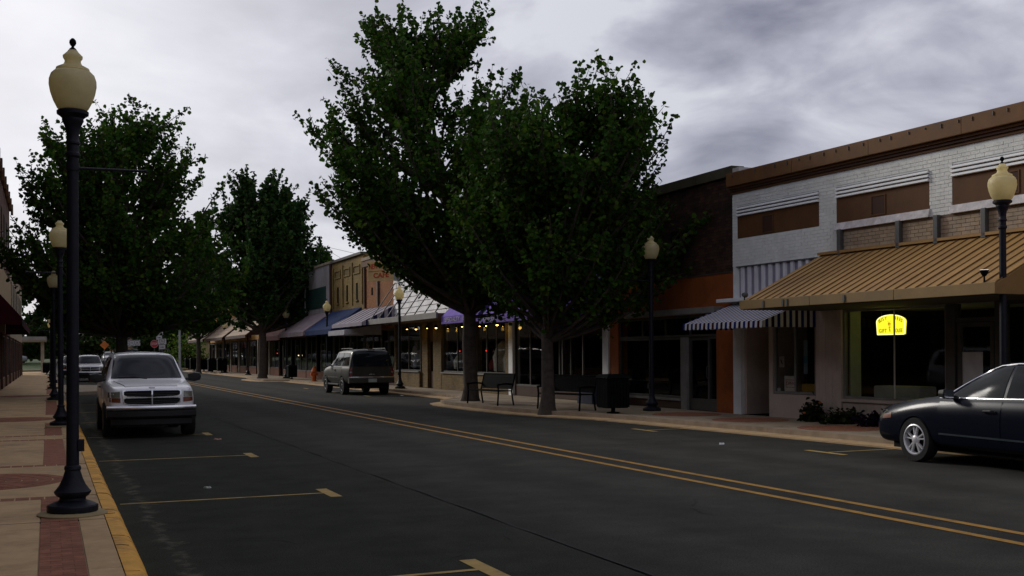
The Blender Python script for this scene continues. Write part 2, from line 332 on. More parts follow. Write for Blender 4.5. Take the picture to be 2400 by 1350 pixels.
tag(sm.build('pavement_seam', M('tar_seam', (.021, .021, .02), .9, var=.3)), kind='structure')
for u in (7.83, 8.27):
    tag(MB().add([(u - .055, -40, .005), (u + .055, -40, .005), (u + .055, 124, .005), (u - .055, 124, .005)], [(0, 1, 2, 3)]).build('center_line', YLINE), kind='structure')
def stall(v, side):
    m = MB()
    if side < 0:
        m.add([(0.75, v - .035, .005), (3.10, v - .035, .005), (3.10, v + .035, .005), (0.75, v + .035, .005)], [(0, 1, 2, 3)])
        m.add([(3.10, v - .42, .005), (3.24, v - .42, .005), (3.24, v + .42, .005), (3.10, v + .42, .005)], [(0, 1, 2, 3)])
    else:
        m.add([(12.05, v - .035, .005), (13.6, v - .035, .005), (13.6, v + .035, .005), (12.05, v + .035, .005)], [(0, 1, 2, 3)])
        m.add([(11.92, v - .5, .005), (12.05, v - .5, .005), (12.05, v + .5, .005), (11.92, v + .5, .005)], [(0, 1, 2, 3)])
    tag(m.build('parking_line', YSTALL), kind='structure')
for v in (2.6, 8.15, 13.45, 19.1, 24.7, 30.3, 36.0, 41.6): stall(v, -1)
for v in (9.5, 15.1, 21.2, 44.0, 49.8, 55.6): stall(v, 1)
LW, LC0, LC1 = -2.05, 0.50, 0.66          # left facade, curb back, curb face
lsw = tag(ob('left_sidewalk', None), kind='structure')
bulbL = [(LC0, 52), (2.9, 54.5), (2.9, 63.5), (LC0, 66)]
MB().box(LW - 1.5, LC0, -40, 126, -0.02, 0.128).build('paving_bed', M('pale_joint', (.44, .32, .19), .9), lsw)
for yj in (11.35, 26.3, 5.2): MB().box(LW - .3, LC0, yj - .006, yj + .006, .13, .1412).build('expansion_joint', DARK, lsw)
def slab(x0, x1, y0, y1, mat=CONC, z=0.14):
    MB().box(x0 + .004, x1 - .004, y0 + .004, y1 - .004, 0.11, z).build('slab', mat, lsw, bevel=0.004 if y1 < 30 else 0)
brick_me = MB().box(-.0812, .0812, -.0472, .0472, -0.03, 0).mesh('brick', PAVER, bevel=0.003)
half_me = MB().box(-.0402, .0402, -.0472, .0472, -0.03, 0).mesh('half_brick', PAVER, bevel=0.003)
soldier_me = MB().box(-.068, .068, -.12, .12, -0.03, 0).mesh('soldier_brick', PAVER, bevel=0.005)
BRICKN = [0]
def brick(me, x, y, z=0.1405, rz=0.0):
    o = ob('brick', me, lsw, (x, y, z + random.uniform(-.002, .001)), rz + random.uniform(-.01, .01)); BRICKN[0] += 1
SX0, SX1 = -0.075, 0.255                  # longitudinal brick band
def band_row(y):
    MB().box(LW - .3, SX1, y - .13, y + .13, .11, .1365).build('mortar_bed', CONC, lsw)
    x = SX1 - .075
    while x > LW - 0.2:
        brick(soldier_me, x, y); x -= 0.150
def plain_zone(y0, y1, fine):
    n = max(1, round((y1 - y0) / 2.1)); d = (y1 - y0) / n
    for i in range(n):
        a, b = y0 + i * d, y0 + (i + 1) * d
        slab(LW - .3, SX0 - .004, a, b); slab(SX1 + .004, LC0, a, b)
    if fine:
        MB().box(SX0, SX1, y0, y1, .11, .1345).build('mortar_bed', M('paver_sand', (.13, .065, .05), .95), lsw)
        y = y0 + .05; r = 0
        while y < y1 - .03:
            if r % 2:
                for x in (SX0 + .0825, SX0 + .2475): brick(brick_me, x, y)
            else:
                brick(half_me, SX0 + .041, y); brick(brick_me, SX0 + .165, y); brick(half_me, SX0 + .289, y)
            y += .098; r += 1
    else:
        slab(SX0, SX1, y0, y1, PAVER)
def med_zone(y0, y1):
    slab(LW - .3, SX1, y0, y1); slab(SX1 + .004, LC0, y0, y1)
def medallion(cx, cy, parent, pieces, z=0.1405, R=1.0):
    rings = [(0.0, .12, 1), (.135, .30, 8), (.315, .48, 14), (.50, .66, 20), (.68, .84, 26), (.86, R, 30)]
    allm = MB()
    for (r0, r1, n) in rings:
        for k in range(n):
            g = .006 / max(r1, .1); a0, a1 = 2 * PI * k / n + g, 2 * PI * (k + 1) / n - g
            if n == 1:
                pts = [(r1 * math.cos(t), r1 * math.sin(t)) for t in np.linspace(0, 2 * PI, 13)[:-1]]
            else:
                ts = np.linspace(a0, a1, 3)
                pts = [(r1 * math.cos(t), r1 * math.sin(t)) for t in ts] + [(r0 * math.cos(t), r0 * math.sin(t)) for t in ts[::-1]]
            m = MB() if pieces else allm
            h = .004 + random.uniform(0, .002)
            m.prism([(cx + x, cy + y, z - .01) for x, y in pts], [(cx + x, cy + y, z + h) for x, y in pts])
            if pieces: m.build('brick', PAVER, parent)
    if not pieces: tag(allm.build('brick_medallion', PAVER, parent), kind='stuff')
# rows / zones along the left pavement
plain_zone(2.0, 13.17, True)
band_row(13.30); med_zone(13.43, 17.15); band_row(17.28)
plain_zone(17.41, 22.5, False)
band_row(22.63); slab(LW - .3, SX1, 22.76, 23.7); slab(SX1 + .004, LC0, 22.76, 23.7); band_row(23.83)
plain_zone(23.96, 28.2, False)
slab(LW - .3, LC0, 28.2, 32.2); plain_zone(32.2, 46.0, False); slab(LW - .3, LC0, 46, 50); plain_zone(50, 66, False)
slab(LW - .3, LC0, 66, 90); slab(LW - .3, LC0, 90, 126)
slab(LW - .3, LC0, -40, -4); plain_zone(-4, 2.0, False)
medallion(-0.80, 15.28, lsw, True)
medallion(-0.80, 30.2, lsw, False); medallion(-0.80, 48, lsw, False)
# yellow painted curb stones on the left
lcurb = tag(ob('left_curb', None), kind='structure')
def curb_stone(v0, v1, mat, parent, x0=LC0 + .003, x1=LC1):
    prof = [(x0, -0.02), (x1 + .035, -0.02), (x1 + .02, .06), (x1 - .015, .118), (x1 - .05, .139), (x0, .143)]
    n = max(2, int((v1 - v0) / 0.25)); m = MB(); vs = []; K = len(prof)
    for i in range(n + 1):
        y = v0 + (v1 - v0) * i / n; j = random.uniform(-.004, .004)
        vs += [(x + (j if 0 < k < K - 1 else 0), y, z + (random.uniform(-.003, .003) if 2 <= k <= 4 else 0)) for k, (x, z) in enumerate(prof)]
    fs = [(i * K + k, i * K + k + 1, (i + 1) * K + k + 1, (i + 1) * K + k) for i in range(n) for k in range(K - 1)]
    fs = [f[::-1] for f in fs] + [tuple(range(K)), tuple(range(n * K, n * K + K))[::-1]]
    m.add(vs, fs); m.build('curb_stone', mat, parent, smooth=0.6)
y = -6.0
while y < 52:
    L = 1.45 if y < 26 else 3.0
    curb_stone(y + .008, min(52, y + L) - .008, YPAINT if y < 40 else CONC2, lcurb); y += L
for i in range(13):
    yy = random.uniform(7.5, 19); c = MB(); x = LC0; pts = [(LC0 + .005, yy, .1445), (LC0 + .05, yy + random.uniform(-.03, .03), .144), (LC1 - .055, yy + random.uniform(-.05, .05), .1415), (LC1 - .016, yy + random.uniform(-.05, .05), .119), (LC1 + .018, yy + random.uniform(-.06, .06), .062)]
    c.tube(pts[:random.choice((3, 5, 5))], random.uniform(.0015, .0032), 4); c.build('curb_crack', DARK, lcurb)
curb_stone(66, 126, CONC2, lcurb)
curb_stone(-40, -6.01, CONC2, lcurb)
polysheet('left_sidewalk_extension', CONC2, [(LC0, 52.05), (2.4, 53.2), (3.0, 54.5), (3.0, 63.0), (2.4, 64.4), (LC0, 65.95)], 0.141, -0.02)
# right pavement
FU = 15.95
curbR = [(14.35, -40), (14.2, 8), (14.02, 13.5), (13.75, 15.7), (13.45, 20), (13.05, 25), (12.55, 26.6), (12.12, 28.6), (11.95, 31), (11.95, 34.3), (12.25, 35.6), (13.3, 37.0), (14.05, 38.6), (14.05, 70), (12.7, 71.6), (12.5, 73), (12.5, 77), (12.8, 78.2), (14.05, 79.5), (14.05, 117), (13.7, 118), (13.7, 124), (14.05, 125.5)]
def offset_line(pts, d):
    out = []
    for i, p in enumerate(pts):
        a = Vector(pts[max(0, i - 1)]); b = Vector(pts[min(len(pts) - 1, i + 1)]); t = (b - a).normalized(); n = Vector((-t.y, t.x))
        out.append((p[0] + n.x * d, p[1] + n.y * d))
    return out
rsw = polysheet('right_sidewalk', CONC2, [(x + .16, y) for x, y in curbR] + [(FU + 1.4, 126), (FU + 1.4, -40)], 0.14, -0.02)
inner, outer, lip = offset_line(curbR, -.17), curbR, offset_line(curbR, .36)
m = MB()
for i in range(len(curbR) - 1):
    a, b = outer[i], outer[i + 1]; c, d = inner[i + 1], inner[i]
    m.prism([(*a, -.02), (*d, -.02), (*c, -.02), (*b, -.02)][::-1], [(*a, .146), (*d, .146), (*c, .146), (*b, .146)][::-1])
tag(m.build('right_curb', CONC2, None, bevel=0), kind='structure')
m = MB()
for i in range(len(curbR) - 1):
    a, b = lip[i], lip[i + 1]; c, d = outer[i + 1], outer[i]
    m.prism([(*a, -.02), (*d, -.02), (*c, -.02), (*b, -.02)][::-1], [(*a, .028), (*d, .045), (*c, .045), (*b, .028)][::-1])
tag(m.build('right_gutter', CONC), kind='structure')
for (px, py, R) in ((1640, 970, .85), (1770, 984, .8), (2010, 1002, .8)):
    u, v = gnd(px, py, .14); u = min(u, 14.75)
    medallion(max(u, 14.3), v, rsw, False, 0.1405, R)
sheet('far_sidewalk', CONC, -20, 0.4, 140.1, 142.3, 0.14)
sheet('far_sidewalk', CONC, 15.2, 60, 140.1, 142.3, 0.14)
# ---------------------------------------------------------------- buildings
def brick_field(parent, mat, x0, x1, z0, z1, holes=(), y=0.0, limit=300, near='hi', bw=0.215, bh=0.076, name='brick', seed=1):
    rng = random.Random(seed); g = 0.010
    me = MB().box(0, bw - g, 0, .05, 0, bh - g).mesh('brick', mat)
    full, rest = [], MB()
    r = 0; z = z0
    while z + bh - g <= z1 + 1e-6:
        iv = [(x0, x1)]
        for (a, b, c, d) in holes:
            if z < d - 1e-4 and z + bh - g > c + 1e-4:
                nv = []
                for (p, q) in iv:
                    if b <= p or a >= q: nv.append((p, q))
                    else:
                        if a > p: nv.append((p, a))
                        if b < q: nv.append((b, q))
                iv = nv
        off = (r % 2) * bw * .5
        for (p, q) in iv:
            k = math.floor((p - x0 - off) / bw); x = x0 + off + k * bw
            while x < q:
                a, b = max(x, p), min(x + bw - g, q)
                if b - a > 0.02:
                    dy = rng.uniform(-.002, .0015)
                    if b - a > bw - g - 1e-3: full.append((a, y + dy, z))
                    else: rest.box(a, b, y + dy, y + .05, z, z + bh - g)
                x += bw
        z += bh; r += 1
    full.sort(key=lambda p: -p[0] if near == 'hi' else p[0])
    for p in full[:limit]: ob(name, me, parent, p)
    for p in full[limit:]: rest.box(p[0], p[0] + bw - g, p[1], p[1] + .05, p[2], p[2] + bh - g)
    if rest.v: tag(rest.build('brick_courses', mat, parent), kind='stuff')
def body(root, W, zs, zr, wallmat, depth=11.0, intz=None, y0=0.0):
    cbox(root, 'wall', wallmat, 0, W, y0, depth, zs, zr - .25)
    cbox(root, 'roof', ROOFM, .25, W - .25, .3, depth, zr - .25, zr - .2)
    m = MB(); m.box(0, W, 2.6, depth, 0, zs); m.box(0, .12, .12, 2.6, 0, zs); m.box(W - .12, W, .12, 2.6, 0, zs); m.box(.12, W - .12, .02, 2.6, .1, .15)
    m.build('interior', INT, root)
def pane(parent, x0, x1, y, z0, z1, name='window_pane'):
    return cbox(parent, name, GLASS, x0, x1, y, y + .008, z0, z1)
def window(root, x0, x1, z0, z1, y=.06, fm=None, nm=1, fw=.06, sill=None, name='window'):
    fm = fm or FRAME; m = MB()
    m.box(x0, x1, y - .03, y + .05, z0, z0 + fw); m.box(x0, x1, y - .03, y + .05, z1 - fw, z1)
    m.box(x0, x0 + fw, y - .03, y + .05, z0 + fw, z1 - fw); m.box(x1 - fw, x1, y - .03, y + .05, z0 + fw, z1 - fw)
    wn = m.build(name, fm, root)
    ps = np.linspace(x0 + fw, x1 - fw, nm + 1)
    for i in range(nm):
        a, b = ps[i], ps[i + 1]
        if i: cbox(wn, 'mullion', fm, a - .025, a + .025, y - .02, y + .04, z0 + fw, z1 - fw); a += .025
        if i < nm - 1: b -= .025
        pane(wn, a, b, y + .01, z0 + fw, z1 - fw)
    if sill: cbox(root, 'window_sill', sill, x0 - .04, x1 + .04, y - .14, y + .05, z0 - .08, z0 - .003)
    return wn
def door(root, x0, x1, z0, z1, y=.1, fm=None, kick=0.3, handle=1):
    fm = fm or FRAME; m = MB(); fw = .09
    m.box(x0, x1, y - .02, y + .04, z0, z0 + kick); m.box(x0, x1, y - .02, y + .04, z1 - fw, z1)
    m.box(x0, x0 + fw, y - .02, y + .04, z0 + kick, z1 - fw); m.box(x1 - fw, x1, y - .02, y + .04, z0 + kick, z1 - fw)
    d = m.build('door', fm, root); pane(d, x0 + fw, x1 - fw, y + .01, z0 + kick, z1 - fw, 'door_pane')
    hx = x1 - .06 if handle > 0 else x0 + .06
    MB().tube([(hx, y - .03, z0 + .85), (hx, y - .07, z0 + .88), (hx, y - .07, z0 + 1.15), (hx, y - .03, z0 + 1.18)], .012, 6).build('handle', GRAY, d)
    return d
def fabric_awning(root, x0, x1, zt, zb, proj, mats, period=None, val=.2, scallop=True, y=-.02, wings=True, name='awning', ytop=None):
    """sloping cloth with a valance; stripes run down the slope, one strip of cloth each"""
    mats = mats if isinstance(mats, (list, tuple)) else [mats]
    n = max(len(mats), int(round((x1 - x0) / period))) if period else max(4, int((x1 - x0) / .25))
    m = MB(); dx = (x1 - x0) / n; t = .006
    for i in range(n):
        a, b = x0 + i * dx, x0 + (i + 1) * dx; mi = i % len(mats); c = (a + b) / 2
        sag = -.015
        P = [(a, y, zt), (b, y, zt), (b, y - proj * .5, (zt + zb) / 2 + sag), (a, y - proj * .5, (zt + zb) / 2 + sag), (b, y - proj, zb), (a, y - proj, zb)]
        m.add(P, [(0, 3, 2, 1), (3, 5, 4, 2)], mi)
        lo = .03 if scallop else 0
        V = [(a, y - proj - .004, zb), (b, y - proj - .004, zb), (b, y - proj - .012, zb - val + lo), (c, y - proj - .012, zb - val), (a, y - proj - .012, zb - val + lo)]
        m.add(V, [(4, 3, 2, 1, 0)], mi)
        m.add([(p[0], p[1] + t, p[2]) for p in V], [(0, 1, 2, 3, 4)], mi)
    if wings:
        k = max(2, int(round(proj / (period or .25))))
        for sx in (x0, x1):
            for i in range(k):
                f0, f1 = i / k, (i + 1) / k; mi = i % len(mats)
                q = [(sx, y - proj * f0, zt + (zb - zt) * f0), (sx, y - proj * f1, zt + (zb - zt) * f1), (sx, y - proj * f1, zb - val + .02), (sx, y - proj * f0, zb - val + .02)]
                m.add(q, [(0, 1, 2, 3)], mi)
    aw = m.build(name, mats, root)
    fr = MB(); fr.tube([(x0 + .02, y - proj + .03, zb - .02), (x1 - .02, y - proj + .03, zb - .02)], .016, 6)
    for sx in (x0 + .05, x1 - .05): fr.tube([(sx, y, zb + .02), (sx, y - proj + .03, zb - .02)], .014, 6)
    fr.build('awning_frame', GRAY, aw)
    return aw
# ---- white painted brick building on the near right
NANG = math.radians(3.0)
NX, NY = 15.8585, 23.5218
R1 = thing('brick_building', 'white painted brick storefront building with brown cornice and tan metal awning', 'building', (NX, NY, 0), -PI / 2 + NANG)
R1W = 14.0
cbox(R1, 'wall', WMORT, 0, R1W, .0085, 11, 2.62, 5.63)
cbox(R1, 'roof', ROOFM, .2, R1W, .4, 11, 5.90, 5.95)
m = MB(); m.box(0, R1W, 3.2, 11, 0, 2.62); m.box(0, .12, .3, 3.2, 0, 2.62); m.box(3.05, 3.3, .3, 3.2, 0, 2.62); m.box(0.3, R1W, .06, 3.2, .1, .15)
m.build('interior', INT, R1)
cbox(R1, 'wall', BROWN, 0, R1W, .02, .4, 5.631, 6.0)
PANELS = [(.20, 3.18), (3.74, 6.39), (6.96, 9.62), (10.2, 12.9)]
for i, z in enumerate((5.63, 5.69, 5.75)):
    cbox(R1, 'brick_course', BROWN3 if i % 2 else BROWN2, 0, R1W, -.025 - .035 * i, .019, z + .004, z + .056)
x = 0.0
for i in range(6):
    x1 = min(R1W, x + 2.45); cbox(R1, 'cornice', BROWN, x - (.03 if i == 0 else 0), x1 - .006, -.17, .02, 5.815, 6.15, bevel=.012); x = x1
m = MB()
for i in range(34):
    xx = .25 + i * .41 + random.uniform(-.06, .06); m.box(xx, xx + .012, -.19, -.17, 6.04 + random.uniform(-.03, .03), 6.10)
tag(m.build('cornice_clip', GRAY, R1), kind='stuff')
holes = [(a, b, 4.50, 5.30) for a, b in PANELS] + [(a - .02, b + .02, 4.33, 4.52) for a, b in PANELS[1:]]
brick_field(R1, WBRICK, 0, R1W, 3.82, 5.62, holes + [(3.84, R1W, 3.0, 4.345)], limit=300, near='hi', seed=3)
brick_field(R1, TBRICK, 3.85, R1W, 3.84, 4.34, limit=150, seed=4)
cbox(R1, 'wall', TMORT, 3.85, R1W, .0055, .0083, 3.8, 4.345)
for i, (a, b) in enumerate(PANELS):
    p = cbox(R1, 'wall_panel', BROWN2, a, b, .003, .0083, 4.51, 5.05)
    cbox(R1, 'louver_back', BROWN3, a, b, .003, .0083, 5.051, 5.295)
    for j, zz in enumerate((5.06, 5.14, 5.22)):
        ml = MB(); ml.prism([(a, -.055, zz + .008), (a, -.04, zz), (a, .003, zz), (a, .003, zz + .056), (a, -.03, zz + .056)][::-1], [(b, -.055, zz + .008), (b, -.04, zz), (b, .003, zz), (b, .003, zz + .056), (b, -.03, zz + .056)][::-1])
        ml.build('louver', WHITEP, R1)
    vx = (1.38, 5.0, 8.3, 11.6)[i]
    fr = MB(); 
    for q in ((vx - .21, vx + .21, 4.55, 4.575), (vx - .21, vx + .21, 4.95, 4.975), (vx - .21, vx - .185, 4.575, 4.95), (vx + .185, vx + .21, 4.575, 4.95)): fr.box(q[0], q[1], -.012, .005, q[2], q[3])
    vh = fr.build('vent_hatch', BROWN2, R1); cbox(vh, 'vent_cover', BROWN3, vx - .185, vx + .185, -.002, .004, 4.575, 4.95)
    if i:
        ms = MB(); ms.prism([(a - .02, -.07, 4.35), (a - .02, .02, 4.35), (a - .02, .02, 4.51), (a - .02, -.02, 4.51)][::-1], [(b + .02, -.07, 4.35), (b + .02, .02, 4.35), (b + .02, .02, 4.51), (b + .02, -.02, 4.51)][::-1])
        ms.build('window_sill', M('chalky_white_sill', (0.60, 0.57, 0.56), .85, var=.25, scale=6, dirt=(.4, .3, .26), dirt_amt=.7), R1)
for sx in (3.9, 5.62, 6.62, 7.77, 9.4): cbox(R1, 'awning_bracket', GRAY, sx - .055, sx + .055, -.10, .0, 3.80, 4.36, bevel=.01)
# corrugated metal sheet over the left shop
m = MB(); pts = []
nrib = 11; x0, x1 = .27, 3.2
for i in range(nrib):
    a = x0 + (x1 - x0) * i / nrib; d = (x1 - x0) / nrib
    pts += [(a, .0), (a + d * .3, .0), (a + d * .36, -.04), (a + d * .72, -.04), (a + d * .78, 0)]
pts.append((x1, 0.0))
vs = [(p[0], p[1], z) for z in (3.02, 3.79) for p in pts]; K = len(pts)
for k in range(K - 1): m.add([vs[k], vs[k + 1], vs[K + k + 1], vs[K + k]], [(0, 1, 2, 3)], 1 if pts[k][1] == 0 and pts[k + 1][1] == 0 else 0)
m.build('corrugated_sheet', [CORR, M('grey_recess_shade', (.26, .25, .30), .7, spec=.1)], R1)  # flats between the ribs painted darker, as shade in the recesses
cbox(R1, 'flashing', GRAY, .2, 3.22, -.06, .012, 3.79, 3.815)
cbox(R1, 'ledge', WHITEP, -.3, 3.2, -.30, .012, 2.93, 3.02, bevel=.01)
cbox(R1, 'beam', PINKW, .0, 3.02, .005, .2, 2.62, 2.925)
# left shop: pier, recessed door, window
cbox(R1, 'pier', WHITEP, .0, .31, -.01, .3, .13, 2.92)
cbox(R1, 'pier', PINKW, .315, .40, .1, 1.1, .13, 2.61)
door(R1, .78, 1.36, .15, 2.2, y=.95, fm=FRAME2, kick=.62)
cbox(R1, 'transom_wall', PINKW, .41, 1.46, .94, 1.04, 2.21, 2.61); cbox(R1, 'door_post', PINKW, .41, .77, .94, 1.04, .15, 2.21)
cbox(R1, 'pier', PINKW, 1.39, 1.53, -.005, 1.04, .13, 2.61)
cbox(R1, 'bulkhead', PINKW, 1.535, 3.03, -.01, .12, .13, .69)
window(R1, 1.535, 3.03, .70, 2.6, y=.05, fm=FRAME2, nm=2)
cbox(R1, 'door_mat', M('tan_kick', (.16, .11, .04), .8), .86, 1.30, .93, .945, .2, .55)
# pier of vertical boards, big shop window
for i in range(7): cbox(R1, 'wall_board', PINKW, 3.045 + i * .107, 3.045 + i * .107 + .103, -.012 + .002 * (i % 2), .3, .13, 2.60, bevel=.004)
cbox(R1, 'pier', PINKW, 3.80, 3.90, -.05, .1, .13, 2.60)
for i in range(28): cbox(R1, 'wall_board', PINKW, 3.905 + i * .103, 3.905 + i * .103 + .099, -.008 + .002 * (i % 2), .1, .13, .58, bevel=.003)
cbox(R1, 'window_sill', PINKW, 3.9, 6.80, -.06, .12, .59, .66)
bw = window(R1, 3.905, 6.79, .665, 2.6, y=.04, fm=FRAME2, nm=1, fw=.05)
MB().tube([(5.43, -.005, .7), (5.43, -.005, 2.56)], .017, 8).build('mullion', M('pale_mullion', (.5, .48, .38), .6), bw)
cbox(R1, 'side_wall', M('green_lit_white_wall', (.42, .46, .34), .8), 3.92, 3.97, .16, .46, .15, 2.61)  # white wall; the greenish light on it is put into its colour
cbox(R1, 'pier', FRAME, 6.80, 7.02, -.03, .15, .13, 2.60)
cbox(R1, 'transom', FRAME, 7.03, 7.95, .0, .1, 2.24, 2.32); pane(R1, 7.03, 7.95, .05, 2.325, 2.6)
door(R1, 7.06, 7.92, .15, 2.23, y=.02, fm=FRAME, kick=.25)
cbox(R1, 'pier', FRAME, 7.96, 8.14, -.03, .15, .13, 2.60)
cbox(R1, 'bulkhead', FRAME, 8.15, R1W, .0, .12, .13, .5); window(R1, 8.15, 11.0, .505, 2.6, y=.03, nm=2); window(R1, 11.02, R1W, .505, 2.6, y=.03, nm=2)
# tan standing seam awning
TY, AZ0, AZ1, AE0, AE1 = -2.2, 3.84, 2.79, 3.24, 9.86
pm = MB(); PWD = (AE1 - AE0) / 27
pm.prism([(0, 0, AZ0 - .012), (0, TY, AZ1 - .012), (PWD, TY, AZ1 - .012), (PWD, 0, AZ0 - .012)], [(0, 0, AZ0), (0, TY, AZ1), (PWD, TY, AZ1), (PWD, 0, AZ0)])
pm.prism([(PWD - .010, 0, AZ0 + .002), (PWD - .010, TY, AZ1 + .002), (PWD + .004, TY, AZ1 + .002), (PWD + .004, 0, AZ0 + .002)], [(PWD - .008, 0, AZ0 + .022), (PWD - .008, TY, AZ1 + .022), (PWD + .002, TY, AZ1 + .022), (PWD + .002, 0, AZ0 + .022)], 1)
pme = pm.mesh('roof_panel', [TANM, M('seam_shadow_tan', (.16, .09, .035), .8)])  # ribs coloured darker than the panels: shadow of the seam gaps painted in
aw = ob('awning', None, R1)
for i in range(27): ob('roof_panel', pme, aw, (AE0 + i * PWD, 0, random.uniform(-.003, .003)))
for i in range(3):
    a = AE0 - .03 + i * 2.24; cbox(aw, 'fascia', TANF, a, min(a + 2.23, AE1 + .03), TY - .05, TY + .012, 2.61, 2.80, bevel=.008)
cbox(aw, 'ridge_flashing', TANM, AE0 - .02, AE1 + .02, -.1, .01, AZ0 + .002, AZ0 + .06)
for sx in (AE0 - .03, AE1 + .005): MB().prism([(sx, TY, 2.61), (sx, 0, 2.61), (sx, 0, AZ0), (sx, TY, 2.78)][::-1], [(sx + .025, TY, 2.61), (sx + .025, 0, 2.61), (sx + .025, 0, AZ0), (sx + .025, TY, 2.78)][::-1]).build('awning_end', TANF, aw)
cbox(aw, 'soffit', M('dark_soffit', (.05, .04, .03), .9), AE0, AE1, TY + .02, 0, 2.60, 2.612)
for sx in (4.0, 4.62, 4.75, 6.4): cbox(aw, 'fascia_clip', GRAY, sx, sx + .05, TY - .07, TY - .051, 2.63, 2.76)
# red white and blue awning
SB, SW, SR = M('awning_blue', (.010, .02, .135), .8, spec=.04, var=.1), M('awning_white', (.62, .62, .62), .8, spec=.04, var=.08), M('awning_dark_red', (.042, .006, .007), .8, spec=.04, var=.1)
fabric_awning(R1, .02, 3.06, 2.90, 2.38, 1.5, [SB, SW, SR, SW], period=.0845, val=.16)
fabric_awning(R1, 9.95, 13.5, 3.25, 2.6, 1.3, [M('awning_red', (.42, .035, .02), .8, spec=.04)], val=.2)
# ---- far side of the street: shop fronts one after another
def vr(px, u=FU): return vat(px, u)
def bld(name, label, v1, v0, left=False, rot=0):
    if left: return thing(name, label, 'building', (LW, v0, 0), PI / 2), v1 - v0
    return thing(name, label, 'building', (FU, v1, 0), -PI / 2), v1 - v0
# sooty brick above, orange below
R2, W2 = bld('brick_building', 'sooty dark brick building with orange painted shop front left of white building', 30.3, 23.56)
body(R2, W2, 2.68, 6.4, DMORT, y0=.014)
lx = lambda px, r0: r0 - vr(px)
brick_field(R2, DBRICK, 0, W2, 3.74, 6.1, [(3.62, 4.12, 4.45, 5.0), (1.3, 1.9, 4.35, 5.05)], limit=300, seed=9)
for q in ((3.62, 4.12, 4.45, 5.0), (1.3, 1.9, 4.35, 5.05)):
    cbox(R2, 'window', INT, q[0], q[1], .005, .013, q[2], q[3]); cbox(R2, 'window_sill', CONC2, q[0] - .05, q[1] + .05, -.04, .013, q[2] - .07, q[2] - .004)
x = 0
for i in range(4): cbox(R2, 'coping', M('weathered_coping', (.06, .05, .028), .85, var=.35), x, x + W2 / 4 - .008, -.08, .3, 6.12, 6.38, bevel=.01); x += W2 / 4
cbox(R2, 'coping', M('pale_coping_end', (.45, .44, .42), .8), W2 + .002, W2 + .28, -.06, 1.3, 6.18, 6.30)
cbox(R2, 'flashing', FRAME, 0, W2, -.03, .013, 3.70, 3.735)
cbox(R2, 'orange_band', ORANGE, 0, W2, -.012, .013, 2.69, 3.70)
cbox(R2, 'lintel', FRAME2, .55, W2 - .55, -.3, -.013, 2.70, 2.86, bevel=.01)
cbox(R2, 'pier', ORANGE, W2 - .85, W2 - .01, -.01, .3, .13, 2.688); cbox(R2, 'pier', ORANGE, .01, .55, -.01, .3, .13, 2.688)
cbox(R2, 'bulkhead', BROWN3, .56, 4.1, .03, .14, .13, .36); cbox(R2, 'window_sill', FRAME2, .56, 4.1, -.02, .14, .365, .43)
window(R2, .56, 4.1, .435, 2.1, y=.06, nm=2); window(R2, .56, W2 - .86, 2.11, 2.68, y=.06, nm=4)
cbox(R2, 'pier', FRAME2, 4.11, 4.4, .0, .2, .13, 2.1)
door(R2, 4.41, 5.42, .15, 2.1, y=.1, fm=FRAME); cbox(R2, 'bulkhead', FRAME, 5.43, W2 - .86, .05, .12, .13, .4); window(R2, 5.43, W2 - .86, .405, 2.1, y=.06)
# purple awning shop behind the trees
PURP = M('purple_canvas', (.20, .14, .44), .8, spec=.05, var=.15, scale=1.5)
LAV = M('pale_lilac_print', (.50, .46, .56), .8)
R3, W3 = bld('brick_building', 'dark shop with purple canvas awning and white pilasters behind the street trees', 38.36, 30.31)
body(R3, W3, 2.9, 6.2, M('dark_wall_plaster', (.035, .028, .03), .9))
cbox(R3, 'coping', CONC2, 0, W3, -.06, .3, 6.0, 6.12)
for a in (.0, W3 - .42): cbox(R3, 'pilaster', WHITEP, a + .01, a + .41, -.06, .25, .13, 2.88, bevel=.01)
cbox(R3, 'bulkhead', BROWN3, .43, W3 - .43, .03, .14, .13, .5)
window(R3, .43, 3.2, .505, 2.85, y=.06, nm=2); door(R3, 3.3, 4.3, .15, 2.3, y=.5); window(R3, 4.5, W3 - .43, .505, 2.85, y=.06, nm=2)
cbox(R3, 'transom', FRAME, 3.21, 4.49, .45, .55, 2.31, 2.85)
a3 = fabric_awning(R3, .05, W3 - .05, 4.25, 3.05, 1.2, PURP, val=.24, scallop=False)
text_obj('awning_lettering', 'JEWELRY', .2, LAV, a3, (1.05, -1.24, 2.93), width=1.15)
text_obj('awning_lettering', 'GIFTS', .2, LAV, a3, (5.8, -1.24, 2.93), width=.9)
sl_ = math.atan2(1.2, 1.2)
text_obj('awning_lettering', 'GIFTS', .42, LAV, a3, (1.0, -.66, 3.68), rot=(math.radians(45), 0, 0), width=1.3)
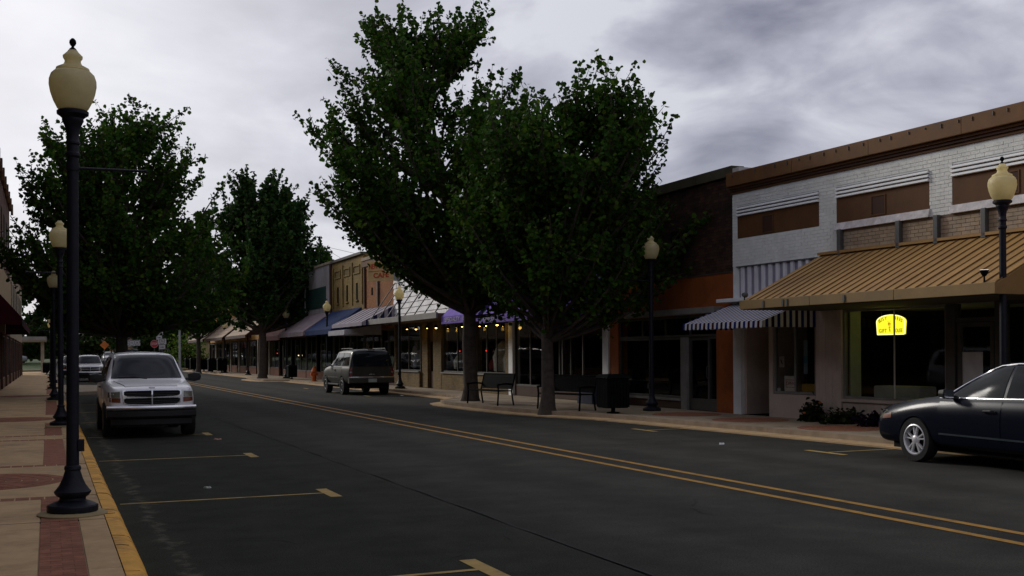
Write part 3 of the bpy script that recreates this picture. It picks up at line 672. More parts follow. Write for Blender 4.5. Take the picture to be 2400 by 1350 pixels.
# cream brick shop with white clapboard mansard
CBRICK = brick_mat('cream_brick', (.22, .145, .05), (.16, .10, .035), (.11, .085, .05))
R4, W4 = bld('brick_building', 'cream brick shop with white boarded upper wall, hung canopy and warm lamps under it', 53.3, 38.37)
body(R4, W4, 3.15, 5.6, CBRICK)
WMET = M('white_wall_board', (.86, .86, .86), .5, var=.05, spec=.4)
M4 = 10.6                                  # the mansard ends where the purple awning begins
for r_ in range(8):
    for k in range(4):
        a, b = .03 + (M4 - .03) * k / 4, .03 + (M4 - .03) * (k + 1) / 4 - .006; z0 = 3.42 + r_ * .255
        MB().prism([(a, -.055, z0), (a, -.001, z0), (a, -.001, z0 + .25), (a, -.022, z0 + .25)], [(b, -.055, z0), (b, -.001, z0), (b, -.001, z0 + .25), (b, -.022, z0 + .25)]).build('wall_board', WMET, R4)
cn4 = ob('canopy', None, R4)
for k in range(3): cbox(cn4, 'fascia', FRAME2, M4 * k / 3 + .004, M4 * (k + 1) / 3 - .004, -1.42, -1.34, 3.15, 3.40, bevel=.01)
cbox(cn4, 'canopy_deck', M('tan_soffit', (.12, .08, .05), .9), .0, M4, -1.335, -.06, 3.17, 3.36)
for k in range(8):
    a = .35 + k * 1.4; MB().tube([(a, -1.32, 3.38), (a, -.03, 5.25)], .028, 6).build('tie_rod', FRAME, cn4)
cbox(R4, 'coping', CONC2, 0, W4, -.05, .3, 5.45, 5.56)
for a, b in ((.02, .25), (6.05, 7.15), (10.9, 11.3), (14.55, W4 - .02)): cbox(R4, 'pier', CBRICK, a, b, -.02, .3, .13, 3.14)
for a, b in ((.26, 4.0), (7.16, 10.89), (11.31, 14.54)): cbox(R4, 'bulkhead', CBRICK, a, b, -.01, .2, .13, .84); cbox(R4, 'window_sill', FRAME2, a, b, -.07, .2, .845, .9)
window(R4, .26, 4.0, .905, 3.1, y=.08, nm=2); window(R4, 7.16, 10.89, .905, 3.1, y=.08, nm=2); window(R4, 11.31, 14.54, .905, 3.1, y=.08, nm=3)
door(R4, 4.9, 5.9, .15, 2.35, y=.25, fm=BROWN3, kick=.75); cbox(R4, 'pier', CBRICK, 4.01, 4.88, .1, .4, .13, 3.14); cbox(R4, 'transom', BROWN3, 4.89, 6.04, .2, .4, 2.36, 3.14)
for q, (a, b, z0, z1, c) in enumerate(((1.2, 1.5, 1.0, 2.1, (.42, .40, .38)), (1.9, 2.6, 1.0, 1.9, (.30, .33, .36)), (2.9, 3.3, 1.0, 1.6, (.25, .10, .09)), (7.6, 8.2, 1.0, 1.7, (.36, .34, .30)), (11.6, 12.0, 1.0, 1.5, (.30, .05, .05)), (12.4, 13.2, .95, 2.2, (.42, .40, .34)), (13.4, 14.2, .95, 2.0, (.40, .39, .36)), (4.05, 4.6, 1.2, 2.4, (.4, .38, .34)))):
    mq = M('shop_display_%d' % q, c, .9, var=.35, scale=5); MB().lathe([(.05, 0), ((b - a) * .45, .05), ((b - a) * .5, (z1 - z0) * .5), ((b - a) * .3, (z1 - z0) * .85), (.04, z1 - z0)], 10, ((a + b) / 2, .6, z0)).build('shop_display', mq, R4, smooth=1.0)
a4 = fabric_awning(R4, M4 + .1, W4 - .05, 4.4, 3.2, 1.2, PURP, val=.30, scallop=False)
text_obj('awning_lettering', 'SPECIALTY', .24, LAV, a4, (1.45 + M4, -1.24, 3.05), width=1.75)
text_obj('awning_lettering', 'FOODS', .24, LAV, a4, (3.3 + M4, -1.24, 3.05), width=1.25)
# orange brick, yellow brick, grey fronts ...
OBRICK = brick_mat('orange_brick', (.33, .112, .022), (.25, .08, .015), (.16, .09, .04))
R5, W5 = bld('brick_building', 'orange brick building with a projecting cream and red sign', 59.2, 53.31)
body(R5, W5, 3.0, 7.0, OBRICK)
cbox(R5, 'coping', CONC2, 0, W5, -.1, .3, 6.78, 6.95); cbox(R5, 'cornice', BROWN2, 0, W5, -.06, .0, 6.45, 6.775)
cbox(R5, 'window', INT, 1.7, 2.0, -.012, .0, 4.85, 5.25); cbox(R5, 'drain_pipe', FRAME, 3.05, 3.2, -.1, -.002, 4.2, 6.4); cbox(R5, 'drain_pipe', BROWN3, .45, .6, -.1, -.002, 4.2, 6.4)
cbox(R5, 'bulkhead', BROWN3, .1, 3.4, .02, .14, .13, .6); window(R5, .1, 3.4, .605, 2.95, y=.06, nm=2); door(R5, 3.5, 4.5, .15, 2.4, y=.2); window(R5, 4.6, W5 - .1, .605, 2.95, y=.06); cbox(R5, 'bulkhead', BROWN3, 4.6, W5 - .1, .02, .14, .13, .6)
SG, SV = M('awning_grey_lilac', (.33, .30, .33), .85, spec=.04, var=.12), M('awning_navy', (.02, .022, .07), .85, spec=.04)
a5 = fabric_awning(R5, -.1, W5 + .2, 4.15, 3.3, 1.7, [SG], val=.18, scallop=False, wings=False)
for sx in (-.1, W5 + .2):
    for i in range(9):
        f0, f1 = i / 9, (i + 1) / 9
        zz = lambda f: 4.15 - .85 * f
        MB().add([(sx, -1.7 * f0, zz(f0)), (sx, -1.7 * f1, zz(f1)), (sx, -1.7 * f1, 3.14), (sx, -1.7 * f0, 3.14)], [(0, 1, 2, 3)]).build('awning_side_strip', SV if i % 2 else SG, a5)
for i in range(6): MB().tube([(.4 + i * 1.0, -.03, 4.18), (.4 + i * 1.0, -1.7, 3.31)], .012, 4).build('awning_rib', FRAME, a5)
fabric_awning(R5, .1, 3.6, 3.25, 2.95, 1.95, [M('awning_white_plain', (.42, .41, .44), .85, spec=.04)], val=.26)
YBRICK = brick_mat('yellow_brick', (.26, .17, .035), (.20, .125, .025), (.17, .12, .05), bw=.22, bh=.08)
R6, W6 = bld('brick_building', 'tall yellow brick building with three slit windows above a navy awning', 66.25, 59.21)
body(R6, W6, 3.0, 7.45, YBRICK)
cbox(R6, 'coping', FRAME, -.02, W6, -.14, .4, 7.2, 7.34); cbox(R6, 'parapet', ROOFM, W6 - .6, W6 + .2, .5, 9, 7.0, 7.42)
for cx in (1.35, 3.55, 5.75):
    cbox(R6, 'window', INT, cx - .18, cx + .18, -.008, -.001, 4.75, 5.7); cbox(R6, 'window_sill', YBRICK, cx - .3, cx + .3, -.08, -.001, 4.66, 4.745)
    f = MB()
    for q in ((cx - .7, cx + .7, 6.62, 6.7), (cx - .7, cx + .7, 6.2, 6.28), (cx - .7, cx - .62, 6.28, 6.62), (cx + .62, cx + .7, 6.28, 6.62)): f.box(q[0], q[1], -.05, -.001, q[2], q[3])
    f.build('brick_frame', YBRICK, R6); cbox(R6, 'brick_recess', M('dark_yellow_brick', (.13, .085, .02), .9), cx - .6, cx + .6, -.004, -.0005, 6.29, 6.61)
for cx in (.1, 2.45, 4.65, W6 - .25): cbox(R6, 'pilaster', YBRICK, cx, cx + .2, -.06, -.001, 4.5, 6.9)
cbox(R6, 'bulkhead', BROWN3, .1, W6 - .1, .02, .14, .13, .6); window(R6, .1, 2.6, .605, 2.95, y=.06, nm=2); door(R6, 2.8, 3.8, .15, 2.4, y=.3, fm=FRAME2); window(R6, 4.0, W6 - .1, .605, 2.95, y=.06, nm=2)
fabric_awning(R6, .05, W6 - .35, 4.3, 3.1, 1.7, [M('awning_navy_blue', (.025, .04, .10), .85, spec=.04)], val=.26, scallop=False)
GSTUC = M('pale_grey_stucco', (.38, .36, .35), .9, var=.22, scale=.8, streak=6, dirt=(.18, .15, .13), dirt_amt=.8)
R7, W7 = bld('stucco_building', 'pale grey stucco building with a dark green panel over a mauve awning', 74.0, 66.26)
body(R7, W7, 3.0, 7.5, GSTUC)
cbox(R7, 'coping', CONC2, 0, W7, -.08, .3, 7.25, 7.4); cbox(R7, 'drain_pipe', BROWN3, W7 - .35, W7 - .05, -.12, -.001, 3.2, 7.2)
cbox(R7, 'wall_panel', M('dark_green_panel', (.012, .045, .035), .6), .35, 6.0, -.05, -.002, 4.65, 5.95)
cbox(R7, 'pilaster', WHITEP, 0, .3, -.08, -.001, 4.2, 7.2)
cbox(R7, 'bulkhead', M('orange_brown_brick', (.16, .06, .03), .9), .1, W7 - .1, .02, .14, .13, .6); window(R7, .1, 3.0, .605, 2.95, y=.06, nm=2); door(R7, 3.2, 4.2, .15, 2.4, y=.3, fm=FRAME2); window(R7, 4.4, W7 - .1, .605, 2.95, y=.06, nm=2)
fabric_awning(R7, .0, W7 - .2, 4.3, 3.1, 1.75, [M('awning_mauve', (.30, .24, .25), .85, spec=.04)], val=.26, scallop=False)
R8, W8 = bld('stucco_building', 'streaked grey panel front with a small white sign above a maroon awning', 82.0, 74.01)
body(R8, W8, 3.0, 7.4, GSTUC)
cbox(R8, 'cornice', M('red_brown_cornice', (.10, .03, .025), .8), 0, W8, -.15, .3, 6.7, 7.35)
for i in range(8): cbox(R8, 'wall_panel', GSTUC, .02 + i * W8 / 8, (i + 1) * W8 / 8 - .02, -.03, -.002, 4.2, 6.6)
cbox(R8, 'bulkhead', M('orange_brown_brick', (.16, .06, .03)), .1, W8 - .1, .02, .14, .13, .6); window(R8, .1, 3.0, .605, 2.95, y=.06, nm=2); door(R8, 3.2, 4.2, .15, 2.4, y=.3); window(R8, 4.4, W8 - .1, .605, 2.95, y=.06, nm=2)
fabric_awning(R8, .0, W8, 4.1, 3.0, 1.7, [M('awning_maroon', (.06, .018, .02), .85, spec=.04)], val=.3, scallop=False)
OCHRE = M('ochre_plaster', (.42, .22, .05), .9, var=.12)
R9, W9 = bld('plaster_building', 'ochre plaster building with pale shingle canopies at far right end of the shops', 122.0, 82.01)
body(R9, W9, 3.0, 6.6, OCHRE)
cbox(R9, 'coping', CONC2, 0, W9, -.08, .3, 6.4, 6.52)
MSH = M('tan_shingle_canopy', (.34, .25, .17), .85, var=.15)
for (a, b) in ((2.0, 14.5), (15.5, 26.5), (28.5, 38.5)):
    c = ob('canopy', None, R9)
    for r_ in range(6):
        f0, f1 = r_ / 6, (r_ + 1) / 6
        MB().prism([(a, -2.4 * (1 - f0), 3.2 + 1.9 * f0), (b, -2.4 * (1 - f0), 3.2 + 1.9 * f0), (b, -2.4 * (1 - f1), 3.2 + 1.9 * f1), (a, -2.4 * (1 - f1), 3.2 + 1.9 * f1)], [(a, -2.4 * (1 - f0), 3.26 + 1.9 * f0), (b, -2.4 * (1 - f0), 3.26 + 1.9 * f0), (b, -2.4 * (1 - f1), 3.23 + 1.9 * f1), (a, -2.4 * (1 - f1), 3.23 + 1.9 * f1)]).build('shingle_row', MSH, c)
    MB().prism([(b, -2.4, 3.2), (b, 0, 3.2), (b, 0, 5.1)][::-1], [(b + .03, -2.4, 3.2), (b + .03, 0, 3.2), (b + .03, 0, 5.1)][::-1]).build('canopy_end', BROWN3, c)
    cbox(c, 'fascia', BROWN3, a, b, -2.46, -2.38, 3.0, 3.22)
for k in range(8):
    a = .3 + k * 4.95
    cbox(R9, 'bulkhead', M('orange_brown_brick', (.16, .06, .03)), a, a + 3.5, .02, .14, .13, .7); window(R9, a, a + 3.5, .705, 2.9, y=.06, nm=2); door(R9, a + 3.65, a + 4.6, .15, 2.4, y=.3, fm=FRAME2); cbox(R9, 'pier', M('pale_pier', (.4, .36, .28), .8), a - .28, a - .02, -.05, .3, .13, 3.0)
cbox(R9, 'wall_panel', M('white_notice', (.55, .53, .5), .7), 22.2, 25.0, -.05, -.002, 5.3, 6.2)
# far cream house beyond the crossing, right
fh = thing('house', 'far cream house with brown eaves beyond the crossing', 'house', (17.5, 150, 0))
cbox(fh, 'wall', M('cream_plaster', (.40, .32, .16), .9), 0, 16, 0, 9, 0, 3.6)
MB().prism([(-.6, -.6, 3.6), (16.6, -.6, 3.6), (16.6, 9.6, 3.6), (-.6, 9.6, 3.6)], [(3, 4, 6.2), (13, 4, 6.2), (13, 5, 6.2), (3, 5, 6.2)]).build('roof', M('brown_shingle', (.10, .06, .04), .9), fh)
for x in (2, 6, 11): cbox(fh, 'window', INT, x, x + .9, -.03, 0, 1.2, 2.6)
fh2 = thing('house', 'small ochre and red house far behind the stop sign', 'house', (6.0, 215, 0))
cbox(fh2, 'wall', M('ochre_far_wall', (.42, .26, .11), .9), 0, 9, 0, 8, 0, 3.8); cbox(fh2, 'porch', M('far_brick_red', (.22, .05, .03), .9), -4, -.05, 0, 6, 0, 2.8)
MB().prism([(-.5, -.5, 3.8), (9.5, -.5, 3.8), (9.5, 8.5, 3.8), (-.5, 8.5, 3.8)], [(2, 3.5, 6), (7, 3.5, 6), (7, 4.5, 6), (2, 4.5, 6)]).build('roof', M('brown_shingle', (.1, .06, .04)), fh2)
for x in (2, 6): cbox(fh2, 'window', INT, x, x + 1, -.03, 0, 1.2, 2.6)
# ---- left side of the street
RB = brick_mat('left_red_brick', (.14, .055, .03), (.10, .04, .022), (.10, .075, .05))
def dark_window(root, x0, x1, z0, z1):
    w_ = cbox(root, 'window', INT, x0, x1, -.012, -.001, z0, z1); cbox(w_, 'sash', FRAME, x0, x1, -.03, -.0125, (z0 + z1) / 2 - .03, (z0 + z1) / 2 + .03)
    cbox(root, 'window_sill', CONC2, x0 - .05, x1 + .05, -.09, -.001, z0 - .09, z0 - .004)
def left_front(root, W, n, zs=2.9):
    for k in range(n):
        a = .4 + k * (W - .6) / n; b = a + (W - .6) / n - .3
        cbox(root, 'bulkhead', BROWN2, a, b - 1.3, .02, .14, .13, .6); window(root, a, b - 1.3, .605, zs - .1, y=.06, nm=2); door(root, b - 1.15, b - .15, .15, 2.3, y=.25); cbox(root, 'pier', RB, b + .02, b + .28, -.03, .3, .13, zs)
L0, WL0 = bld('brick_building', 'unseen two storey brick building beside the near left sidewalk, added to block light', 40.0, -16.0, True)  # out of view; added to block light from the left
body(L0, WL0, 2.9, 9.0, RB); left_front(L0, WL0, 8); cbox(L0, 'cornice', BROWN2, 0, WL0, -.2, .3, 8.5, 9.0)
for k in range(16): dark_window(L0, 1.2 + k * 3.4, 2.3 + k * 3.4, 4.4, 6.2)
L1, WL1 = bld('brick_building', 'tall red brick building at left edge with stepped cornice and maroon awning', 72.0, 40.01, True)
body(L1, WL1, 2.9, 10.6, RB); left_front(L1, WL1, 5); cbox(L1, 'cornice', BROWN2, 0, WL1, -.12, .3, 10.3, 10.62)
cbox(L1, 'string_course', M('tan_stone', (.34, .24, .12), .9), 0, WL1, -.06, -.001, 4.4, 6.0)
for k in range(9): dark_window(L1, 1.2 + k * 3.5, 2.5 + k * 3.5, 6.5, 9.0)
for k in range(12): cbox(L1, 'corbel', BROWN2, .4 + k * 2.7, .75 + k * 2.7, -.25, -.122, 9.9, 10.5)
fabric_awning(L1, 4.0, 23.5, 4.5, 3.15, 1.15, [M('awning_dark_maroon', (.05, .008, .012), .85, spec=.04)], val=.3, scallop=False)
cbox(L1, 'wall_sign', M('dull_yellow_sign', (.35, .27, .02), .7), 9.5, 13.0, -.08, -.001, 2.2, 2.75)
L2, WL2 = bld('brick_building', 'lower plaster shop beyond the tall brick building on the left', 104.0, 72.01, True)
body(L2, WL2, 2.9, 7.9, M('left_buff_plaster', (.34, .27, .17), .9, var=.25)); left_front(L2, WL2, 5); cbox(L2, 'cornice', BROWN2, 0, WL2, -.2, .3, 7.5, 7.92)
for k in range(7): dark_window(L2, 1.5 + k * 4.2, 3.0 + k * 4.2, 4.4, 6.3)
cn = thing('canopy', 'flat grey canopy on pale posts over the far left sidewalk', 'canopy', (-3.4, 108, 0))
cbox(cn, 'roof_slab', M('grey_canopy', (.30, .29, .28), .8), 0, 3.3, 0, 12, 3.15, 3.5, bevel=.02)
for (x, y) in ((.75, .4), (.75, 11.4), (2.9, 11.4)): cbox(cn, 'post', M('pale_post', (.42, .38, .32), .8), x - .16, x + .16, y - .16, y + .16, .13, 3.15)
# ---------------------------------------------------------------- street lamps
K_ = 4.70 / 1110.0
def lamp_proto():
    S = lambda px: px * K_ / 2
    Z = lambda y: (1205 - y) * K_
    t = thing('street_lamp', 'nearest dark street lamp with cream acorn globe on the left sidewalk', 'street lamp', group='acorn globe street lamps along both sidewalks')
    MB().lathe([(.325, -.02), (.33, .012), (.30, .028), (.1, .032)], 32).build('footing', M('footing_concrete', (.30, .235, .12), .9, var=.2), t, smooth=.6)
    n = 16
    MB().lathe([(S(110), .028), (S(113), .04), (S(113), .085), (S(109), .098), (S(104), .103), (S(88), .12), (S(66), .137), (S(59), .145), (S(58), .166), (S(72), Z(1161)), (S(80), Z(1155)), (S(82), Z(1151)), (S(74), Z(1147)), (S(58), Z(1136)), (S(44), Z(1120)), (S(34), Z(1103)), (S(38), Z(1099)), (S(36), Z(1093)), (S(29), Z(1090))], n).build('base', NAVY, t, smooth=.5)
    p = MB()
    for k in range(1):
        p.lathe([(S(28.5), Z(1092)), (S(27), Z(700)), (S(25.5), Z(372)), (S(26), Z(366))], 20)
    p.build('pole', NAVY, t, smooth=.8)
    MB().lathe([(S(27), Z(372)), (S(33), Z(368)), (S(33), Z(362)), (S(27), Z(358)), (S(26), Z(342)), (S(34), Z(340)), (S(34), Z(336)), (S(28), Z(332)), (S(27), Z(322)), (S(30), Z(308)), (S(38), Z(296)), (S(46), Z(288)), (S(48), Z(284)), (S(47), Z(280)), (S(58), Z(275)), (S(70), Z(271)), (S(71), Z(264)), (S(62), Z(261))], 24).build('fitter', NAVY, t, smooth=.6)
    g = MB().lathe([(S(60), Z(262)), (S(70), Z(256)), (S(86), Z(240)), (S(98), Z(222)), (S(105), Z(203)), (S(104), Z(190)), (S(96), Z(178)), (S(82), Z(171)), (S(70), Z(169.5))], 32).build('globe', CREAM, t, smooth=1.2)
    MB().lathe([(.055, Z(262)), (.055, Z(235)), (.03, Z(228)), (.001, Z(226))], 12).build('lamp_socket', BLACKM, t)
    MB().lathe([(S(70), Z(170)), (S(76), Z(168)), (S(73), Z(163)), (S(58), Z(159)), (S(42), Z(155)), (S(36), Z(149)), (S(36), Z(144)), (S(43), Z(139)), (S(44), Z(134)), (S(36), Z(130)), (S(26), Z(125)), (S(19), Z(120))], 32).build('globe_cap', CREAM, t, smooth=.9)
    MB().lathe([(S(20), Z(121)), (S(15), Z(117)), (S(7), Z(113.5)), (S(6), Z(111.5)), (S(12), Z(108)), (S(16), Z(103)), (S(14), Z(97)), (S(6), Z(92.5)), (S(1), Z(91.5))], 16).build('finial', BLACKM, t, smooth=1.0)
    m = MB().lathe([(S(31), Z(402)), (S(31), Z(386))], 16); m.tube([(0, 0, Z(396)), (.68, 0, Z(393.5))], .014, 8); m.lathe([(.001, -.02), (.022, -.01), (.022, .01), (.001, .02)], 8, (.69, 0, Z(393.5)))
    m.build('banner_arm', NAVY, t, smooth=.6)
    cbox(t, 'outlet_box', NAVY, S(27) - .01, S(27) + .05, -.05, .05, Z(1058), Z(1030), bevel=.006)
    return t
LAMP = lamp_proto()
lsites = [(0.215, 11.81, 0), (0.26, 26.75, PI), (0.2, 42.4, 0), (0.2, 57.3, PI), (0.2, 72.2, 0), (0.2, 86.5, PI), (0.2, 101, 0)]
llab = [None, 'second street lamp on left sidewalk, its globe half hidden by the nearest lamp', 'third street lamp on left sidewalk counted from the camera', 'fourth street lamp on left sidewalk, a thin sliver behind nearer poles', 'fifth street lamp on left sidewalk, far away beside the brick building', 'sixth street lamp on left sidewalk near the grey canopy', 'farthest street lamp on left sidewalk, a tiny globe by the canopy']
for i, (x, y, r) in enumerate(lsites):
    o = LAMP if i == 0 else copy_tree(LAMP)
    o.location = (x, y, .14); o.rotation_euler = (0, 0, r)
    if llab[i]: o['label'] = llab[i]
    if i == 0: o.rotation_euler = (0, .007, 0)     # this post leans a little
rl = [(2352, 14.38, 'street lamp on right sidewalk standing behind the dark sedan'), (1527, 14.55, 'street lamp in front of the sooty brick and orange building'), (937, 14.5, 'street lamp beside the brown sport utility car, before the white boarded wall'), (767, 14.5, 'street lamp in front of the navy awning of the yellow brick building'), (671, 14.5, 'street lamp beside the small black litter bin before the maroon awning'), (581, 14.5, 'street lamp just left of the pointed tree trunk on the far right sidewalk'), (527, 14.5, 'street lamp before the tan shingle canopies on the far right sidewalk'), (492, 14.4, 'farthest street lamp on right sidewalk at end of the shingle canopy')]
for px, u, lab in rl:
    o = copy_tree(LAMP); o.location = (u, vat(px, u), .14); o.rotation_euler = (0, 0, PI); o['label'] = lab
    if px != 1527:
        for ch in list(o.children):
            if ch.name.startswith('banner_arm'): bpy.data.objects.remove(ch)
# ---------------------------------------------------------------- vehicles
def car_paint(name, col, metal=.5, rough=.35):
    m = M(name, col, rough, metal=metal, var=.03, spec=.5, coat=.55); return m
TYRE = M('tyre_rubber', (.012, .012, .012), .85, var=.2)
ALLOY = M('alloy_wheel', (.72, .72, .74), .35, metal=.35, var=.04)
CHROME = M('chrome', (.70, .70, .72), .15, metal=1.0, var=.02)
CGLASS = M('tinted_car_glass', (.010, .012, .014), .05, var=.05, spec=.18)
BLKPL = M('black_plastic', (.012, .012, .012), .55, var=.1)
LENS = M('clear_lens', (.16, .155, .12), .12, var=.1, spec=.9)
AMBER = M('amber_lens', (.16, .035, .006), .25, var=.1, spec=.7)
REDL = M('red_lens', (.16, .008, .006), .25, var=.1, spec=.7)
WELL = M('wheel_well_black', (.006, .006, .006), .95)
def loft(stations, L, mat, wells, wr, creases=()):
    m = MB(); n = len(stations); vs = []
    for st in stations:
        f, zb, zs, w, wt, wro, zr = st; y = L / 2 - f
        h = [(0, zb), (w * .80, zb), (w * .965, zb + .09), (w, zb + .48 * (zs - zb)), (w * .99, zs - .10), (wt, zs - .01)]
        if zr > zs + .16:
            h += [(wt - .015, zs + .03), (wt + (wro - wt) * .5, zs + .5 * (zr - zs)), (wro, zr - .08), (wro * .84, zr - .012), (0, zr + .02)]
        else:
            d = zr - zs; h += [(wt * .975, zs + .3 * d + .005), (wt * .94, zs + .6 * d + .008), (wt * .86, zs + .8 * d + .01), (wt * .55, zs + .95 * d + .01), (0, zr + .012)]
        ring = [(x, y, z) for x, z in h] + [(-x, y, z) for x, z in h[-2:0:-1]]
        vs += ring
    K = 20; fs = []
    for i in range(n - 1):
        for k in range(K): fs.append((i * K + k, (i + 1) * K + k, (i + 1) * K + (k + 1) % K, i * K + (k + 1) % K))
    # end caps as quad strips across
    for base, flip in ((0, False), ((n - 1) * K, True)):
        for k in range(0, 10):
            q = (base + k, base + k + 1, base + (K - k - 1) % K, base + (K - k) % K)
            q = tuple(dict.fromkeys(q))
            fs.append(q if flip else q[::-1])
    m.add(vs, fs)
    me = m.mesh('body', [mat, WELL])
    bm = bmesh.new(); bm.from_mesh(me); bmesh.ops.recalc_face_normals(bm, faces=bm.faces[:])
    bm.to_mesh(me); bm.free()
    o = bpy.data.objects.new('tmp', me); COL.objects.link(o)
    s = o.modifiers.new('s', 'SUBSURF'); s.levels = s.render_levels = 2
    cuts = []
    for (f, r) in wells:
        for sx in (-1, 1):
            c = MB().lathe([(r, -.2), (r, .2)], 36, (sx * (wr + .02), L / 2 - f, r / 1.13 - .02), axis='x').build('cut', WELL)
            cuts.append(c); b = o.modifiers.new('b', 'BOOLEAN'); b.object = c; b.operation = 'DIFFERENCE'; b.solver = 'EXACT'; b.material_mode = 'TRANSFER'
    bpy.context.view_layer.update()
    dg = bpy.context.evaluated_depsgraph_get(); me2 = bpy.data.meshes.new_from_object(o.evaluated_get(dg)); me2.name = 'body'
    bpy.data.objects.remove(o)
    for c in cuts: bpy.data.objects.remove(c)
    me2.polygons.foreach_set('use_smooth', [True] * len(me2.polygons)); me2.set_sharp_from_angle(angle=.75)
    bm = bmesh.new(); bm.from_mesh(me2); bvh = BVHTree.FromBMesh(bm); bm.free()
    return me2, bvh
AX = {'x-': (lambda a, b: Vector((-3, a, b)), Vector((1, 0, 0))), 'x+': (lambda a, b: Vector((3, a, b)), Vector((-1, 0, 0))),
      'y+': (lambda a, b: Vector((a, 5, b)), Vector((0, -1, 0))), 'y-': (lambda a, b: Vector((a, -5, b)), Vector((0, 1, 0))), 'z+': (lambda a, b: Vector((a, b, 4)), Vector((0, 0, -1)))}
def patch(bvh, poly, axis, off, mat, name, parent, res=.09):
    """a thin piece that follows the body surface (glass, lamp lens, door skin)"""
    fn, d = AX[axis]
    bm = bmesh.new(); bm.faces.new([bm.verts.new((a, b, 0)) for a, b in poly])
    for ax in (0, 1):
        lo, hi = min(p[ax] for p in poly), max(p[ax] for p in poly); c = lo + res
        while c < hi - res * .3:
            co = [0, 0, 0]; no = [0, 0, 0]; co[ax] = c; no[ax] = 1
            bmesh.ops.bisect_plane(bm, geom=bm.verts[:] + bm.edges[:] + bm.faces[:], plane_co=co, plane_no=no); c += res
    for v in bm.verts:
        o = fn(v.co.x, v.co.y); h = bvh.ray_cast(o, d)
        if h[0] is None:
            h = bvh.find_nearest(o + d * (2.1 if axis[0] == 'x' else 2.6 if axis[0] == 'y' else 2.5))
        v.co = h[0] - d * off
    bmesh.ops.recalc_face_normals(bm, faces=bm.faces[:])
    if sum((f.normal.dot(-d)) for f in bm.faces) < 0: bmesh.ops.reverse_faces(bm, faces=bm.faces[:])
    g = bmesh.ops.extrude_face_region(bm, geom=bm.faces[:])
    # the original faces become the back: push them into the body
    newv = {e for e in g['geom'] if isinstance(e, bmesh.types.BMVert)}
    for v in bm.verts:
        if v not in newv: v.co += d * (off + .006)
    bmesh.ops.recalc_face_normals(bm, faces=bm.faces[:])
    me = bpy.data.meshes.new(name); bm.to_mesh(me); bm.free(); me.materials.append(mat)
    me.polygons.foreach_set('use_smooth', [True] * len(me.polygons)); me.set_sharp_from_angle(angle=.6)
    return ob(name, me, parent)
def make_wheel(parent, r, wd, rim, spokes, x, y, side, mat=ALLOY, twin=True):
    w_ = ob('wheel', None, parent, (x, y, r)); w_.rotation_euler = (0, 0, 0 if side > 0 else PI)
    h = wd / 2
    MB().lathe([(rim, -h), (r * .95, -h), (r * .985, -h + .025), (r, -h + .05), (r, h - .05), (r * .985, h - .025), (r * .95, h), (rim + .012, h), (rim, h - .012), (rim - .01, h - .05), (rim - .01, -h)], 36, axis='x', cap=False).build('tyre', TYRE, w_, smooth=.7)
    m = MB()
    m.lathe([(rim + .004, h - .004), (rim - .012, h + .002), (rim - .022, h - .012), (rim - .03, h - .08), (rim - .03, -h + .02)], 36, axis='x', cap=False)
    m.lathe([(.001, h - .004), (.035, h - .006), (.062, h - .018), (.07, h - .05), (.001, h - .05)], 20, axis='x', cap=False)
    for k in range(spokes):
        a = 2 * PI * k / spokes + PI / 2
        for da in ((-.21, .21) if twin else (0,)):
            wo = .0115 if twin else .036
            c, s = math.cos(a), math.sin(a); c2, s2 = math.cos(a + da), math.sin(a + da); cb, sb = math.cos(a + da * .5), math.sin(a + da * .5)
            i0 = Vector((0, cb * .05, sb * .05)); i1 = Vector((0, c2 * (rim - .02), s2 * (rim - .02))); t = (i1 - i0).normalized(); q = Vector((0, -t.z, t.y)) * wo
            f0, f1 = h - .016, h - .022
            m.prism([(f0 - .035, *(i0 - q * 1.2)[1:]), (f1 - .035, *(i1 - q)[1:]), (f1 - .035, *(i1 + q)[1:]), (f0 - .035, *(i0 + q * 1.2)[1:])], [(f0, *(i0 - q * .8)[1:]), (f1, *(i1 - q * .7)[1:]), (f1, *(i1 + q * .7)[1:]), (f0, *(i0 + q * .8)[1:])])
    m.build('rim', mat, w_, smooth=.5)
    MB().lathe([(.001, h - .085), (rim - .03, h - .085)], 24, axis='x', cap=False).build('dark_backing', WELL, w_)  # black backing disc added behind the spokes, stands in for shade there
def mirror_pts(p): return [(-a, b) for a, b in p][::-1]
def wing_mirror(parent, x, y, z, mat, s=1):
    m = MB(); sg = 1 if x > 0 else -1
    pr = [(0, -.07), (.10, -.085), (.20, -.06), (.215, 0), (.2, .06), (.1, .075), (0, .05)]
    m.prism([(x + sg * a * s, y - .05, z + b * s) for a, b in pr][::sg], [(x + sg * a * s * .9, y + .07, z + b * s * .8) for a, b in pr][::sg])
    m.box(min(x - sg * .08, x + sg * .03), max(x - sg * .08, x + sg * .03), y - .03, y + .05, z - .08, z - .03)
    w_ = m.build('wing_mirror', mat, parent, smooth=.5, bevel=.008)
    g = MB(); g.prism([(x + sg * a * s * .9, y - .054, z + b * s * .85) for a, b in pr][::sg], [(x + sg * a * s * .9, y - .051, z + b * s * .85) for a, b in pr][::sg]); g.build('mirror_glass', CHROME, w_)
def curved_bar(xw, yc, dep, bow, z0, z1, n=10):
    m = MB(); vs = []
    for i in range(n + 1):
        x = -xw + 2 * xw * i / n; y = yc - bow * abs(x / xw) ** 2.4
        vs += [(x, y - dep, z0), (x, y - .02, z0), (x, y, z0 + .03), (x, y, z1 - .03), (x, y - .03, z1), (x, y - dep, z1)]
    fs = [(i * 6 + k, i * 6 + (k + 1) % 6, (i + 1) * 6 + (k + 1) % 6, (i + 1) * 6 + k) for i in range(n) for k in range(6)]
    fs += [tuple(range(6))[::-1], tuple(range(n * 6, n * 6 + 6))]
    m.add(vs, fs); return m
